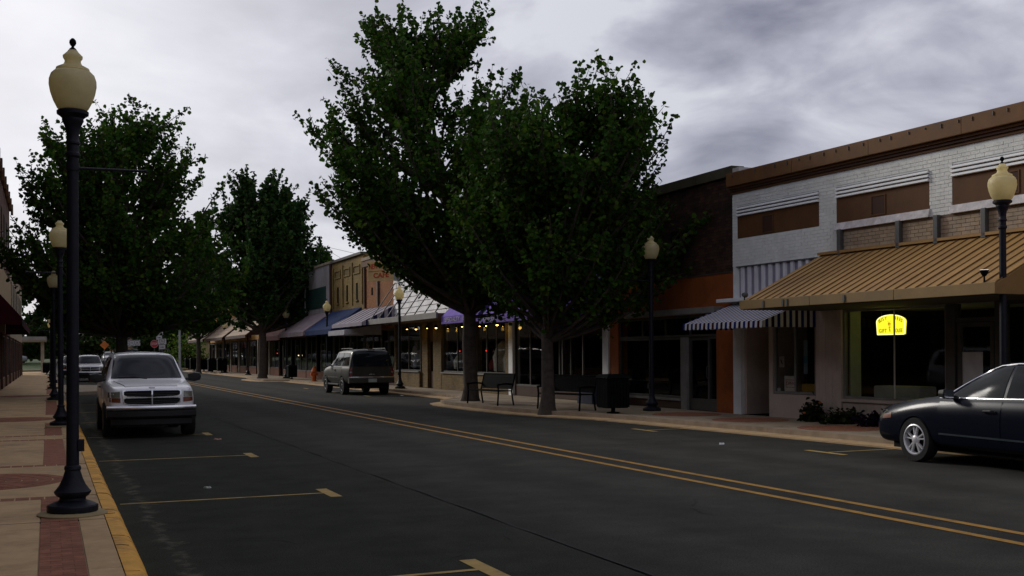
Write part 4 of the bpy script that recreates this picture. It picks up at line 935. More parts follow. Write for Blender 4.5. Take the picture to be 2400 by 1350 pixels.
# silver sport utility car seen from the front
def silver_suv(paint, label):
    L = 4.9
    t = thing('parked_car', label, 'car')
    st = [(0.0, .52, .93, .74, .70, .6, .985), (.05, .46, .97, .80, .76, .6, 1.035), (.25, .44, 1.02, .875, .83, .6, 1.09), (.8, .42, 1.07, .905, .855, .6, 1.13), (1.25, .40, 1.10, .91, .865, .6, 1.165), (1.38, .40, 1.11, .91, .865, .75, 1.23), (2.12, .40, 1.13, .91, .865, .665, 1.74), (2.35, .40, 1.13, .91, .865, .675, 1.785), (3.4, .40, 1.14, .91, .865, .675, 1.80), (4.5, .42, 1.14, .905, .855, .66, 1.78), (4.78, .45, 1.13, .89, .84, .64, 1.70), (4.86, .48, 1.10, .87, .82, .63, 1.5), (4.9, .52, .95, .85, .80, .6, 1.05)]
    me, bv = loft(st, L, paint, [(.86, .42), (3.80, .42)], .9)
    ob('body', me, t)
    ws = [(-.735, 1.225), (.735, 1.225), (.625, 1.715), (.3, 1.735), (-.3, 1.735), (-.625, 1.715)]
    patch(bv, ws, 'y+', .03, CGLASS, 'windscreen', t, .06)
    patch(bv, [(-.52, L / 2 - .16), (.52, L / 2 - .16), (.60, L / 2 - .6), (.70, L / 2 - 1.20), (-.70, L / 2 - 1.20), (-.60, L / 2 - .6)], 'z+', .016, paint, 'hood', t, .08)
    for s in (1, -1):
        P = lambda p: p if s > 0 else mirror_pts(p)
        h = patch(bv, P([(.63, .845), (.855, .85), (.845, .955), (.63, .97)]), 'y+', .012, LENS, 'headlight', t, .05)
        patch(bv, P([(.62, .745), (.865, .76), (.865, .845), (.62, .838)]), 'y+', .013, AMBER, 'indicator', h, .05)
        ax = 'x+' if s > 0 else 'x-'; Y = lambda f: L / 2 - f
        dr = patch(bv, [(Y(2.72), .50), (Y(1.42), .50), (Y(1.42), 1.10), (Y(2.72), 1.12)][::1], ax, .006, paint, 'door', t, .12)
        patch(bv, [(Y(2.68), 1.18), (Y(1.72), 1.18), (Y(2.25), 1.66), (Y(2.68), 1.68)], ax, .008, CGLASS, 'side_window', dr, .1)
        cbox(dr, 'handle', BLKPL, s * .9 - .02 if s > 0 else -.935, s * .9 + .035 if s > 0 else -.88, Y(2.62), Y(2.45), 1.0, 1.03)
        dr = patch(bv, [(Y(3.45), .62), (Y(2.75), .50), (Y(2.75), 1.12), (Y(3.6), 1.12), (Y(3.6), .85)], ax, .006, paint, 'door', t, .12)
        patch(bv, [(Y(3.55), 1.18), (Y(2.78), 1.18), (Y(2.78), 1.68), (Y(3.5), 1.68)], ax, .008, CGLASS, 'side_window', dr, .1)
        patch(bv, [(Y(4.6), 1.20), (Y(3.68), 1.18), (Y(3.63), 1.68), (Y(4.5), 1.66)], ax, .008, CGLASS, 'side_window', t, .1)
        wing_mirror(t, s * .90, L / 2 - 1.62, 1.24, BLKPL, 1.35)
        MB().tube([(s * .58, Y(2.6), 1.80), (s * .58, Y(2.65), 1.855), (s * .57, Y(4.3), 1.85), (s * .57, Y(4.4), 1.79)], .016, 6).build('roof_rail', BLKPL, t)
        MB().tube([(s * .1 - .1, L / 2 - 1.28, 1.205), (s * .1 + .15, L / 2 - 1.34, 1.255), (s * .1 + .5, L / 2 - 1.36, 1.245)], .010, 5).build('wiper', BLKPL, t)
        make_wheel(t, .37, .25, .215, 5, s * .80, L / 2 - .86, s, M('dull_alloy', (.2, .2, .2), .4, metal=.8), False); make_wheel(t, .37, .25, .215, 5, s * .80, L / 2 - 3.80, s, MATS['dull_alloy'], False)
    g = patch(bv, [(-.565, .735), (-.42, .68), (.42, .68), (.565, .735), (.585, .975), (.50, 1.01), (-.50, 1.01), (-.585, .975)], 'y+', .020, CHROME, 'grille', t, .07)
    for sx in (1, -1):
        for (z0, z1) in ((.70, .836), (.854, .988)):
            p = [(.014, z0), (.49, z0 + .018), (.555 if z0 > .8 else .545, z0 + .05), (.555, z1 - .02), (.51, z1 - .004), (.014, z1)]
            patch(bv, p if sx > 0 else mirror_pts(p), 'y+', .026, WELL, 'grille_opening', g, .06)
            for q in range(2):
                zz = z0 + .04 + q * .035; p = [(.03, zz), (.52, zz + .004), (.52, zz + .009), (.03, zz + .005)]
                patch(bv, p if sx > 0 else mirror_pts(p), 'y+', .029, GRAY, 'grille_bar', g, .1)
    curved_bar(.885, L / 2 + .115, .25, .16, .585, .672).build('bumper', CHROME, t, smooth=.5)
    curved_bar(.885, L / 2 + .10, .25, .16, .43, .583).build('bumper_skirt', M('dark_grey_skirt', (.014, .014, .014), .5), t, smooth=.5)
    curved_bar(.80, L / 2 + .03, .25, .14, .26, .43).build('air_dam', BLKPL, t, smooth=.5)
    cbox(t, 'underbody', WELL, -.66, .66, -L / 2 + .3, L / 2 - .25, .24, .42)
    patch(bv, [(-.06, 1.03), (.06, 1.03), (.06, 1.055), (-.06, 1.055)], 'y+', .004, GRAY, 'badge', t, .1)
    rv = patch(bv, [(-.6, 1.2), (.6, 1.2), (.54, 1.66), (-.54, 1.66)], 'y-', .006, CGLASS, 'rear_window', t)
    for s in (1, -1):
        p = [(.70, .85), (.8, .85), (.8, 1.12), (.70, 1.12)]; patch(bv, p if s > 0 else mirror_pts(p), 'y-', .01, REDL, 'tail_light', t, .06)
    curved_bar(.87, .0, .2, .1, .48, .68).build('rear_bumper', paint, t, smooth=.5)
    t.children[-1].location = (0, -L / 2 - .08, 0); t.children[-1].rotation_euler = (0, 0, PI)
    return t
SILVER = car_paint('silver_paint', (.86, .86, .85), .12, .3)
suv = silver_suv(SILVER, 'silver sport utility car facing the camera at the left curb')
suv.location = (1.98, 26.45, 0); suv.rotation_euler = (0, 0, PI)
# pewter sport utility car seen from behind
def pewter_suv(paint, label):
    L = 5.05
    t = thing('parked_car', label, 'car')
    st = [(0.0, .55, .90, .80, .76, .6, .97), (.06, .48, .96, .87, .82, .6, 1.03), (.3, .45, 1.04, .95, .89, .6, 1.12), (1.0, .43, 1.12, .985, .925, .6, 1.19), (1.42, .42, 1.15, .985, .93, .6, 1.22), (1.55, .42, 1.16, .985, .93, .8, 1.30), (2.25, .42, 1.18, .985, .93, .76, 1.83), (2.5, .42, 1.18, .985, .93, .78, 1.89), (3.6, .42, 1.18, .985, .94, .80, 1.92), (4.65, .44, 1.18, .985, .94, .80, 1.92), (4.93, .47, 1.18, .98, .94, .795, 1.88), (5.0, .50, 1.16, .97, .93, .80, 1.72), (5.05, .55, 1.10, .95, .92, .83, 1.36)]
    me, bv = loft(st, L, paint, [(.92, .44), (3.86, .44)], .97)
    ob('body', me, t); Y = lambda f: L / 2 - f
    patch(bv, [(-.83, 1.20), (.83, 1.20), (.88, 1.26), (.76, 1.83), (.6, 1.86), (-.6, 1.86), (-.76, 1.83), (-.88, 1.26)], 'y-', .02, CGLASS, 'rear_window', t, .06)
    tg = patch(bv, [(-.80, .76), (.80, .76), (.80, 1.16), (-.80, 1.16)], 'y-', .006, paint, 'tailgate', t, .1)
    cbox(tg, 'tailgate_handle', CHROME, -.12, .12, -L / 2 - .03, -L / 2 + .03, .855, .885, bevel=.006)
    for s in (1, -1):
        p = [(.825, .78), (.95, .78), (.945, 1.17), (.825, 1.17)]; P = p if s > 0 else mirror_pts(p)
        tl = patch(bv, P, 'y-', .014, REDL, 'tail_light', t, .06)
        p = [(.835, .93), (.94, .93), (.94, .99), (.835, .99)]; patch(bv, p if s > 0 else mirror_pts(p), 'y-', .018, LENS, 'reversing_light', tl, .06)
        ax = 'x+' if s > 0 else 'x-'
        dr = patch(bv, [(Y(2.85), .55), (Y(1.6), .55), (Y(1.6), 1.15), (Y(2.85), 1.17)], ax, .006, paint, 'door', t, .12)
        patch(bv, [(Y(2.80), 1.22), (Y(1.86), 1.22), (Y(2.32), 1.74), (Y(2.80), 1.77)], ax, .010, CGLASS, 'side_window', dr, .1)
        cbox(dr, 'handle', paint, .97 if s > 0 else -1.02, 1.02 if s > 0 else -.97, Y(2.75), Y(2.55), 1.02, 1.06)
        dr = patch(bv, [(Y(3.5), .66), (Y(2.88), .55), (Y(2.88), 1.17), (Y(3.8), 1.17), (Y(3.8), .95)], ax, .006, paint, 'door', t, .12)
        patch(bv, [(Y(3.78), 1.22), (Y(2.88), 1.22), (Y(2.88), 1.77), (Y(3.74), 1.78)], ax, .010, CGLASS, 'side_window', dr, .1)
        patch(bv, [(Y(4.85), 1.24), (Y(3.87), 1.22), (Y(3.83), 1.78), (Y(4.74), 1.76)], ax, .010, CGLASS, 'side_window', t, .1)
        patch(bv, [(Y(3.2), .70), (Y(1.45), .70), (Y(1.45), .745), (Y(3.2), .745)], ax, .014, CHROME, 'side_molding', t, .2)
        wing_mirror(t, s * .96, L / 2 - 1.75, 1.27, BLKPL, 1.15)
        MB().tube([(s * .70, Y(2.7), 1.89), (s * .70, Y(2.76), 1.945), (s * .70, Y(4.6), 1.95), (s * .70, Y(4.68), 1.89)], .014, 6).build('roof_rail', BLKPL, t)
        cbox(t, 'running_board', M('grey_step', (.12, .12, .11), .6), .86 if s > 0 else -1.0, 1.0 if s > 0 else -.86, Y(3.3), Y(1.45), .40, .46, bevel=.01)
        make_wheel(t, .385, .26, .215, 5, s * .86, Y(.92), s, M('dull_alloy', (.2, .2, .2), .4, metal=.8), False); make_wheel(t, .385, .26, .215, 5, s * .86, Y(3.86), s, MATS['dull_alloy'], False)
        p = [(.55, .75), (.85, .77), (.86, .92), (.55, .93)]; patch(bv, p if s > 0 else mirror_pts(p), 'y+', .01, LENS, 'headlight', t, .06)
    rb = curved_bar(.97, .0, .22, .10, .50, .745).build('rear_bumper', M('pewter_bumper', (.05, .048, .038), .5, metal=.2), t, smooth=.5); rb.location = (0, -L / 2 - .13, 0); rb.rotation_euler = (0, 0, PI)
    st_ = curved_bar(.96, .0, .2, .1, .748, .77).build('bumper_step', CHROME, t, smooth=.5); st_.location = (0, -L / 2 - .115, 0); st_.rotation_euler = (0, 0, PI)
    cbox(t, 'number_plate', M('pale_plate', (.35, .38, .34), .6), -.18, .18, -L / 2 - .142, -L / 2 - .128, .54, .69)
    cbox(t, 'brake_light', REDL, -.17, .17, -L / 2 + .05, -L / 2 + .13, 1.885, 1.915)
    patch(bv, [(-.75, 1.28), (.75, 1.28), (.66, 1.76), (-.66, 1.76)], 'y+', .006, CGLASS, 'windscreen', t)
    patch(bv, [(-.5, .72), (.5, .72), (.5, .93), (-.5, .93)], 'y+', .012, WELL, 'grille', t, .1)
    curved_bar(.93, L / 2 + .1, .25, .15, .48, .7).build('bumper', paint, t, smooth=.5)
    cbox(t, 'underbody', WELL, -.7, .7, -L / 2 + .1, L / 2 - .3, .28, .45)
    return t
PEWTER = car_paint('pewter_paint', (.024, .021, .013), .1, .5); PEWTER.node_tree.nodes['Principled BSDF'].inputs['Coat Weight'].default_value = .2
brown = pewter_suv(PEWTER, 'pewter sport utility car parked at right curb, seen from behind')
brown.location = (12.42, 47.35, 0)
# dark sedan on the right
def sedan(paint, label):
    L = 4.84
    t = thing('parked_car', label, 'car')
    st = [(0.0, .25, .63, .735, .69, .5, .67), (.05, .22, .69, .815, .75, .5, .745), (.3, .22, .765, .865, .80, .5, .83), (.9, .20, .88, .905, .83, .5, .925), (1.25, .20, .915, .91, .835, .6, .965), (1.42, .20, .925, .91, .835, .72, 1.005), (2.2, .20, .945, .91, .835, .60, 1.42), (2.55, .20, .95, .91, .835, .605, 1.49), (3.1, .20, .955, .91, .835, .60, 1.485), (3.65, .22, .965, .905, .83, .575, 1.37), (4.1, .24, .975, .89, .81, .62, 1.15), (4.4, .27, .97, .86, .78, .6, 1.03), (4.78, .33, .92, .80, .73, .5, .98), (4.84, .40, .80, .74, .68, .5, .86)]
    me, bv = loft(st, L, paint, [(.96, .365), (3.70, .365)], .90)
    ob('body', me, t); Y = lambda f: L / 2 - f
    patch(bv, [(-.74, .99), (.74, .99), (.565, 1.40), (.3, 1.43), (-.3, 1.43), (-.565, 1.40)], 'y+', .03, CGLASS, 'windscreen', t)
    patch(bv, [(-.62, 1.10), (.62, 1.10), (.54, 1.35), (-.54, 1.35)], 'y-', .006, CGLASS, 'rear_window', t)
    for s in (1, -1):
        ax = 'x+' if s > 0 else 'x-'
        dr = patch(bv, [(Y(2.62), .30), (Y(1.45), .30), (Y(1.42), .60), (Y(1.45), .905), (Y(2.62), .93)], ax, .006, paint, 'door', t, .1)
        patch(bv, [(Y(2.60), .985), (Y(1.66), .975), (Y(1.85), 1.13), (Y(2.12), 1.295), (Y(2.38), 1.375), (Y(2.60), 1.40)], ax, .008, CGLASS, 'side_window', dr, .08)
        MB().tube([(s * .915, Y(2.53), .80), (s * .945, Y(2.5), .805), (s * .945, Y(2.36), .80), (s * .915, Y(2.33), .79)], .013, 6).build('handle', BLKPL, dr)
        dr = patch(bv, [(Y(3.32), .42), (Y(3.25), .30), (Y(2.65), .30), (Y(2.65), .93), (Y(3.68), .945), (Y(3.6), .72)], ax, .006, paint, 'door', t, .1)
        patch(bv, [(Y(3.42), 1.0), (Y(2.66), .987), (Y(2.66), 1.40), (Y(3.0), 1.395), (Y(3.35), 1.325), (Y(3.42), 1.285)], ax, .008, CGLASS, 'side_window', dr, .08)
        patch(bv, [(Y(3.85), 1.03), (Y(3.46), 1.0), (Y(3.46), 1.235), (Y(3.6), 1.2)], ax, .006, CGLASS, 'quarter_window', t, .08)
        MB().tube([(s * .90, Y(3.53), .82), (s * .935, Y(3.5), .825), (s * .935, Y(3.36), .82), (s * .905, Y(3.33), .81)], .013, 6).build('handle', BLKPL, dr)
        patch(bv, [(Y(3.9), .985), (Y(1.42), .945), (Y(1.42), .957), (Y(2.6), .975), (Y(3.9), 1.005)], ax, .012, CHROME, 'window_trim', t, .12)
        up = [(1.58, .985), (1.78, 1.13), (2.06, 1.305), (2.34, 1.395), (2.65, 1.425), (3.02, 1.42), (3.4, 1.34), (3.7, 1.22), (3.9, 1.06)]
        lo = [(f + .012, z - .022) for f, z in up]
        fn, dd = AX[ax]; tp = []
        for i in range(len(up) - 1):
            for q in (0, .5):
                f = up[i][0] * (1 - q) + up[i + 1][0] * q; z = up[i][1] * (1 - q) + up[i + 1][1] * q; h = bv.ray_cast(fn(Y(f), z), dd)
                if h[0] is not None: tp.append(h[0] + h[1] * .012)
        MB().tube(tp, .011, 6).build('window_trim', CHROME, t, smooth=1.0)
        patch(bv, [(Y(3.3), .415), (Y(1.47), .43), (Y(1.47), .452), (Y(3.3), .437)], ax, .016, M('side_strip', (.05, .065, .075), .3), 'side_molding', t, .2)
        wing_mirror(t, s * .90, Y(1.72), 1.02, BLKPL, .95)
        make_wheel(t, .325, .215, .222, 5, s * .795, Y(.96), s); make_wheel(t, .325, .215, .222, 5, s * .795, Y(3.70), s)
        p = [(.50, .58), (.80, .60), (.86, .70), (.78, .735), (.50, .68)]; h = patch(bv, p if s > 0 else mirror_pts(p), 'y+', .010, LENS, 'headlight', t, .06)
        patch(bv, [(Y(.42), .62), (Y(.2), .60), (Y(.2), .66), (Y(.42), .70)], ax, .008, AMBER, 'indicator', h, .06)
        p = [(.45, .78), (.78, .78), (.76, .92), (.45, .93)]; patch(bv, p if s > 0 else mirror_pts(p), 'y-', .010, REDL, 'tail_light', t, .06)
    patch(bv, [(-.4, .52), (.4, .52), (.43, .62), (-.43, .62)], 'y+', .01, WELL, 'grille', t, .08)
    cbox(t, 'underbody', WELL, -.7, .7, -L / 2 + .3, L / 2 - .3, .17, .3)
    return t
DKBLUE = car_paint('dark_blue_black_paint', (.004, .006, .014), .0, .25)
sed = sedan(DKBLUE, 'dark blue sedan cut off by the right edge of the picture')
sed.scale = (1, 1, 1.045); sed.location = (13.08, 13.45 + .96 - 2.42 - .2, 0)
def repaint(o, old, new):
    for c in o.children_recursive:
        if c.type == 'MESH' and any(mm == old for mm in c.data.materials):
            c.data = c.data.copy()
            for i, mm in enumerate(c.data.materials):
                if mm == old: c.data.materials[i] = new
def clone_car(src, old, new, label, loc, rz):
    c = copy_tree(src); repaint(c, old, new); c['label'] = label; c.location = loc; c.rotation_euler = (0, 0, rz); return c
DKBLUE.node_tree.nodes['Principled BSDF'].inputs['Coat Weight'].default_value = .12
DKBLUE.node_tree.nodes['Principled BSDF'].inputs['Specular IOR Level'].default_value = .18
WHITEC = car_paint('white_car_paint', (.50, .50, .48), .1, .4)
clone_car(suv, SILVER, WHITEC, 'white sport utility car farther down the left curb behind the silver one', (2.6, 81.5, 0), PI)
clone_car(suv, SILVER, DKBLUE, 'dark car glimpsed between the first two left lamp posts', (1.85, 96, 0), PI)
clone_car(sed, DKBLUE, WHITEC, 'small white car far away above the silver car roof', (7.65, 160, .76), PI)
clone_car(brown, PEWTER, DKBLUE, 'dark blue high car far away under the white route signs', (10.3, 158, .74), 0)
clone_car(sed, DKBLUE, car_paint('grey_green_paint', (.20, .22, .21), .4, .4), 'grey car on the far cross street seen under the left canopy', (-4.9, 158, .74), PI / 2)
# ---------------------------------------------------------------- trees
BARK = M('bark', (.075, .062, .05), .95, var=.35, scale=6, bump=.8, bscale=25, spec=.15)
def leaf_mat(name, c, var=.3):
    if name in MATS: return MATS[name]
    m = bpy.data.materials.new(name); m.use_nodes = True; t = m.node_tree; L = t.links; b = t.nodes['Principled BSDF']
    b.inputs['Roughness'].default_value = .7; b.inputs['Specular IOR Level'].default_value = .07
    g = NN(t, 'ShaderNodeNewGeometry')
    rp = NN(t, 'ShaderNodeValToRGB'); L.new(g.outputs['Random Per Island'], rp.inputs[0]); e = rp.color_ramp.elements
    e[0].color = tuple(x * .6 for x in c) + (1,); e[1].color = (c[0] * 1.7, c[1] * 1.35, c[2] * 1.1, 1); k = e.new(.6); k.color = c + (1,)
    k = e.new(.97); k.color = (c[0] * 2.2, c[1] * 1.3, c[2], 1)
    n = NN(t, 'ShaderNodeTexNoise', ins={'Scale': .8, 'Detail': 3.0}); L.new(g.outputs['Position'], n.inputs['Vector'])
    mr = NN(t, 'ShaderNodeMapRange', ins={1: .35, 2: .65, 3: .75, 4: 1.25}); L.new(n.outputs[0], mr.inputs[0])
    sc = NN(t, 'ShaderNodeVectorMath', operation='SCALE'); L.new(rp.outputs[0], sc.inputs[0]); L.new(mr.outputs[0], sc.inputs['Scale'])
    L.new(sc.outputs[0], b.inputs['Base Color'])
    tr = NN(t, 'ShaderNodeBsdfTranslucent'); L.new(sc.outputs[0], tr.inputs[0]); mx = NN(t, 'ShaderNodeMixShader', ins={0: .25})
    o = t.nodes['Material Output']; L.new(b.outputs[0], mx.inputs[1]); L.new(tr.outputs[0], mx.inputs[2]); L.new(mx.outputs[0], o.inputs[0])
    MATS[name] = m; return m
LEAF = leaf_mat('maple_leaf', (.033, .088, .010)); LEAF2 = leaf_mat('oak_leaf', (.028, .074, .017)); LEAF3 = leaf_mat('far_leaf', (.022, .050, .010))
def leaf_cloud(pos, nrm, size, rng, mat, name, parent, long=1.0):
    n = len(pos); a = rng.normal(size=(n, 3)); a -= (a * nrm).sum(1)[:, None] * nrm; a /= np.linalg.norm(a, axis=1)[:, None] + 1e-9
    b = np.cross(nrm, a); s = (size * rng.uniform(.65, 1.25, n))[:, None]
    # two folded halves meeting at the midrib, with a blunt lobed outline
    fold = nrm * s * .18
    v = np.empty((n, 8, 3)); sl = s * long
    v[:, 0] = pos - a * sl * .5; v[:, 1] = pos + a * sl * .55
    v[:, 2] = pos - a * sl * .28 + b * s * .42 + fold; v[:, 3] = pos + a * sl * .12 + b * s * .5 + fold; v[:, 4] = pos + a * sl * .34 + b * s * .22 + fold * .5
    v[:, 5] = pos - a * sl * .28 - b * s * .42 + fold; v[:, 6] = pos + a * sl * .12 - b * s * .5 + fold; v[:, 7] = pos + a * sl * .34 - b * s * .22 + fold * .5
    me = bpy.data.meshes.new(name); me.vertices.add(n * 8); me.vertices.foreach_set('co', v.reshape(-1))
    idx = (np.arange(n)[:, None] * 8 + np.array([0, 1, 4, 3, 2, 0, 5, 6, 7, 1])[None]).reshape(-1)
    me.loops.add(n * 10); me.loops.foreach_set('vertex_index', idx.astype(np.int32))
    me.polygons.add(n * 2); me.polygons.foreach_set('loop_start', (np.arange(n * 2) * 5).astype(np.int32)); me.polygons.foreach_set('loop_total', np.full(n * 2, 5, np.int32))
    me.update(); me.validate(); me.materials.append(mat)
    return ob(name, me, parent)
def tree(name, label, loc, H, zc, env, trunk_r, nplume, per, leaf, seed, mat=LEAF, off=(0, 0), fork=None, shoots=6, upright=.5, group=None, long=1.0, low=None, sr=.125, gaps=.27):
    """env: list of (t, radius) along the crown height, off: lean of the crown away from the trunk foot"""
    rng = np.random.default_rng(seed)
    t = thing(name, label, 'tree', loc, 0, group)
    fork = fork or zc * .75
    ts, rs = [e[0] for e in env], [e[1] for e in env]
    axis = lambda z: np.array([off[0] * min(1, max(0, (z - fork) / (H * .5))), off[1] * min(1, max(0, (z - fork) / (H * .5))), z])
    wood = MB()
    wood.tube([(0, 0, -.1), (0, 0, .12), (.02, 0, .5), (rng.uniform(-.05, .05), rng.uniform(-.05, .05), fork * .6), (*axis(fork)[:2], fork), (*axis(H * .55)[:2], H * .55), (*axis(H * .85)[:2], H * .85)], [trunk_r * 1.7, trunk_r * 1.3, trunk_r * 1.05, trunk_r, trunk_r * .9, trunk_r * .45, .03], 12)
    P, Nn = [], []
    spec = []
    gap = rng.random((9, 9)) < gaps
    for i in range(nplume):
        tt = rng.beta(1.15, 1.05); az = rng.uniform(0, 2 * PI)
        if gap[int(tt * 8.99), int(az / 6.2832 * 8.99)]: continue
        R = np.interp(tt, ts, rs)
        rr = R * (1 - .62 * rng.random() ** 1.7); spec.append((tt, az, rr))
    if low:
        spec += list(low)
    for (tt, az, rr) in spec:
        z = zc + tt * (H - zc); ax = axis(z); tip = np.array([ax[0] + rr * math.cos(az), ax[1] + rr * math.sin(az), z + rng.normal() * .2])
        zs = max(fork * .9, z - .4 - upright * rr * 1.6); zs = min(zs, H * .8); st = axis(zs)
        c = st + (tip - st) * np.array([.62, .62, .32]) + rng.normal(size=3) * .12
        q = lambda s: ((1 - s) ** 2)[:, None] * st + (2 * s * (1 - s))[:, None] * c + (s ** 2)[:, None] * tip
        s5 = np.linspace(0, 1, 6); pts = q(s5); ln = float(np.linalg.norm(tip - st))
        r0 = min(trunk_r * .4, .018 + .016 * ln); wood.tube([tuple(p) for p in pts], [r0 * (1 - .85 * s) for s in s5], 5, cap=False)
        m = int(per * (.20 + .07 * ln)); s = rng.uniform(.38, 1.0, m)
        P.append(q(s) + rng.normal(size=(m, 3)) * (.17 * (1 - .7 * s) + .05)[:, None])
        out = np.array([math.cos(az), math.sin(az), .55])
        for k in range(shoots):
            s0 = np.array([rng.uniform(.35, .95)]); b = q(s0)[0]
            d = out * rng.uniform(.25, .9) + rng.normal(size=3) * .42 + np.array([0, 0, .55]); d /= np.linalg.norm(d); l = rng.uniform(.45, 1.2) * (.6 + .08 * H) * .75
            mm = int(per * .27 * (l / .8)); u = rng.uniform(0, 1, mm)
            P.append(b + np.outer(u, d) * l + np.outer(u ** 2, [0, 0, .22 * l]) + rng.normal(size=(mm, 3)) * (sr * (1 - .6 * u))[:, None])
            e = b + d * l + np.array([0, 0, .2 * l]); wood.tube([tuple(b), tuple((b + e) / 2), tuple(e)], [.016, .011, .004], 4, cap=False)
    P = np.concatenate(P); n = len(P)
    nr = rng.normal(size=(n, 3)) * .75 + np.array([0, 0, .55]); ctr = P - np.array([off[0], off[1], 0]); nr[:, :2] += .35 * ctr[:, :2] / (np.linalg.norm(ctr[:, :2], axis=1)[:, None] + .3)
    nr /= np.linalg.norm(nr, axis=1)[:, None]
    wood.build('trunk', BARK, t, smooth=1.2)
    leaf_cloud(P, nr, leaf, rng, mat, 'crown', t, long)
    return t
E1 = [(0, .35), (.10, .72), (.28, 1.0), (.5, .95), (.72, .68), (.88, .42), (1, .14)]
ev = lambda R, E=E1: [(a, b * R) for a, b in E]
tA = tree('maple_tree', 'tallest maple tree beside a bench on the right kerb extension', (12.85, 34.3, .12), 12.6, 4.1, [(0, 1.0), (.12, 2.5), (.28, 3.8), (.5, 3.9), (.7, 3.6), (.85, 2.8), (1, 1.2)], .23, 340, 90, .14, 11, gaps=.34, off=(-1.3, .5), fork=3.1, upright=.5, low=[(-.14, -.6, 1.6), (-.12, .2, 1.5)] + [(a, b, c) for a, b, c in ((.17, 2.5, 2.6), (.18, 2.9, 2.8), (.19, 3.2, 2.8), (.25, 2.8, 3.7), (.26, 2.4, 3.5), (.3, 2.6, 3.8), (.31, 3.0, 3.8), (.37, 2.8, 3.9), (.2, 2.1, 2.8), (.4, 2.5, 3.9), (.34, 3.3, 3.7), (.3, -.5, 3.2), (.45, -.4, 3.4), (.6, -.3, 3.2))])
tB = tree('maple_tree', 'shorter rounder maple tree in front, trunk between the bench and the litter bin', (12.45, 27.3, .12), 8.4, 3.4, [(0, 1.5), (.12, 2.5), (.3, 2.95), (.55, 3.05), (.78, 2.9), (.9, 2.4), (1, 1.5)], .17, 260, 90, .125, 23, gaps=.32, off=(.55, -.25), fork=2.1, upright=.45, low=[(-.03, -.5, 2.9), (.06, -.3, 3.2), (.14, -.5, 3.2), (.22, -.3, 3.5), (.28, -.45, 3.7), (.33, -.2, 3.6), (.4, -.5, 3.7)])
uC = 2.6; yC = vat(285, uC)
tC = tree('maple_tree', 'big maple tree on the left side of the street behind the silver car', (uC, yC, .12), 10.6, 2.9, [(0, 3.0), (.12, 3.7), (.3, 4.15), (.5, 4.15), (.72, 3.7), (.88, 2.9), (1, 1.6)], .22, 270, 88, .145, 5, off=(-.1, 0), fork=2.6, upright=.5, low=[(.05, -.4, 4.2), (.12, -.5, 4.5), (.2, -.3, 4.6), (.02, -.6, 3.6), (.3, 2.8, 4.7), (.38, 2.7, 4.8), (.45, 2.9, 4.7), (.22, 2.6, 4.5), (.5, 2.6, 4.6)])
uD = 13.2; yD = vat(615, uD)
tD = tree('oak_tree', 'upright feathery tree on the right with a bare trunk beside the far lamp post', (uD, yD, .12), 13.2, 4.4, [(0, 1.0), (.06, 3.0), (.15, 4.3), (.35, 4.4), (.55, 4.0), (.75, 3.1), (.9, 2.0), (1, .8)], .26, 215, 84, .18, 31, mat=LEAF2, fork=3.4, upright=.62, shoots=7, long=1.5, gaps=.36, low=[(.03, -.3, 4.4), (.10, -.5, 4.5), (.16, -.2, 4.2), (.02, 2.6, 3.0)], sr=.13)
uE = 13.1; yE = vat(465, uE)
tE = tree('maple_tree', 'slim tree at the far end of the right sidewalk before the cream house', (uE, yE, .12), 14.5, 4.2, ev(3.9), .2, 90, 70, .30, 41, mat=LEAF, fork=3.4)
bg = [(-11, 176, 14.5, 6.2, 'far tree behind the left canopy, leftmost of the far trees'), (-3.5, 168, 13.0, 5.5, 'far tree just right of the grey canopy posts'), (3.5, 188, 17.0, 7.0, 'far tree at end of the street behind the big left maple'), (12, 196, 19.0, 7.5, 'far tree behind the white route signs'), (21, 182, 16.5, 6.5, 'far tree behind the stop sign'), (27, 166, 14.5, 6.0, 'far tree at end of the street left of the cream house'), (-20, 190, 16.0, 7.0, 'far tree low behind the left buildings, partly hidden by their awning'), (34, 190, 18.0, 8.0, 'far tree rising behind the cream house roof'), (17, 232, 19.0, 8.5, 'hindmost far tree closing the street end behind the small house')]
for i, (x, y, h, r, lab) in enumerate(bg):
    tree('far_tree', lab, (x, y, 0), h, 1.6, ev(r, [(0, .7), (.15, .95), (.4, 1.0), (.65, .85), (.85, .55), (1, .2)]), .3, 75, 62, .55, 100 + i, mat=LEAF3, fork=1.4, group='trees closing the far end of the street', shoots=4, sr=.4)
def behind(px, py, u): v, z = fac(px, py, u); return (u, v, 0), z
for px, py, lab, s in ((765, 600, 'treetop showing above the pale grey stucco roof', 61), (815, 598, 'treetop showing above the yellow brick parapet', 62)):
    l, z = behind(px, py, 30.5); tree('far_tree', lab, l, z + .4, 3.5, ev(3.6), .25, 40, 55, .4, s, mat=LEAF, fork=2.5, group='trees behind the right shops', sr=.3)
rng_ = np.random.default_rng(90); n_ = 15000
P_ = np.stack([rng_.uniform(-75, 70, n_), rng_.uniform(236, 256, n_), rng_.uniform(0, 1, n_) ** .8], 1); P_[:, 2] *= 7.5 + 2.2 * np.sin(P_[:, 0] * .31) + 1.4 * np.sin(P_[:, 0] * .83 + 1)
N_ = rng_.normal(size=(n_, 3)); N_[:, 1] -= .6; N_ /= np.linalg.norm(N_, axis=1)[:, None]
tag(leaf_cloud(P_, N_, 1.15, rng_, LEAF3, 'far_wood', None), 'dark wood closing the view at the far end of the street', 'trees', kind='stuff')
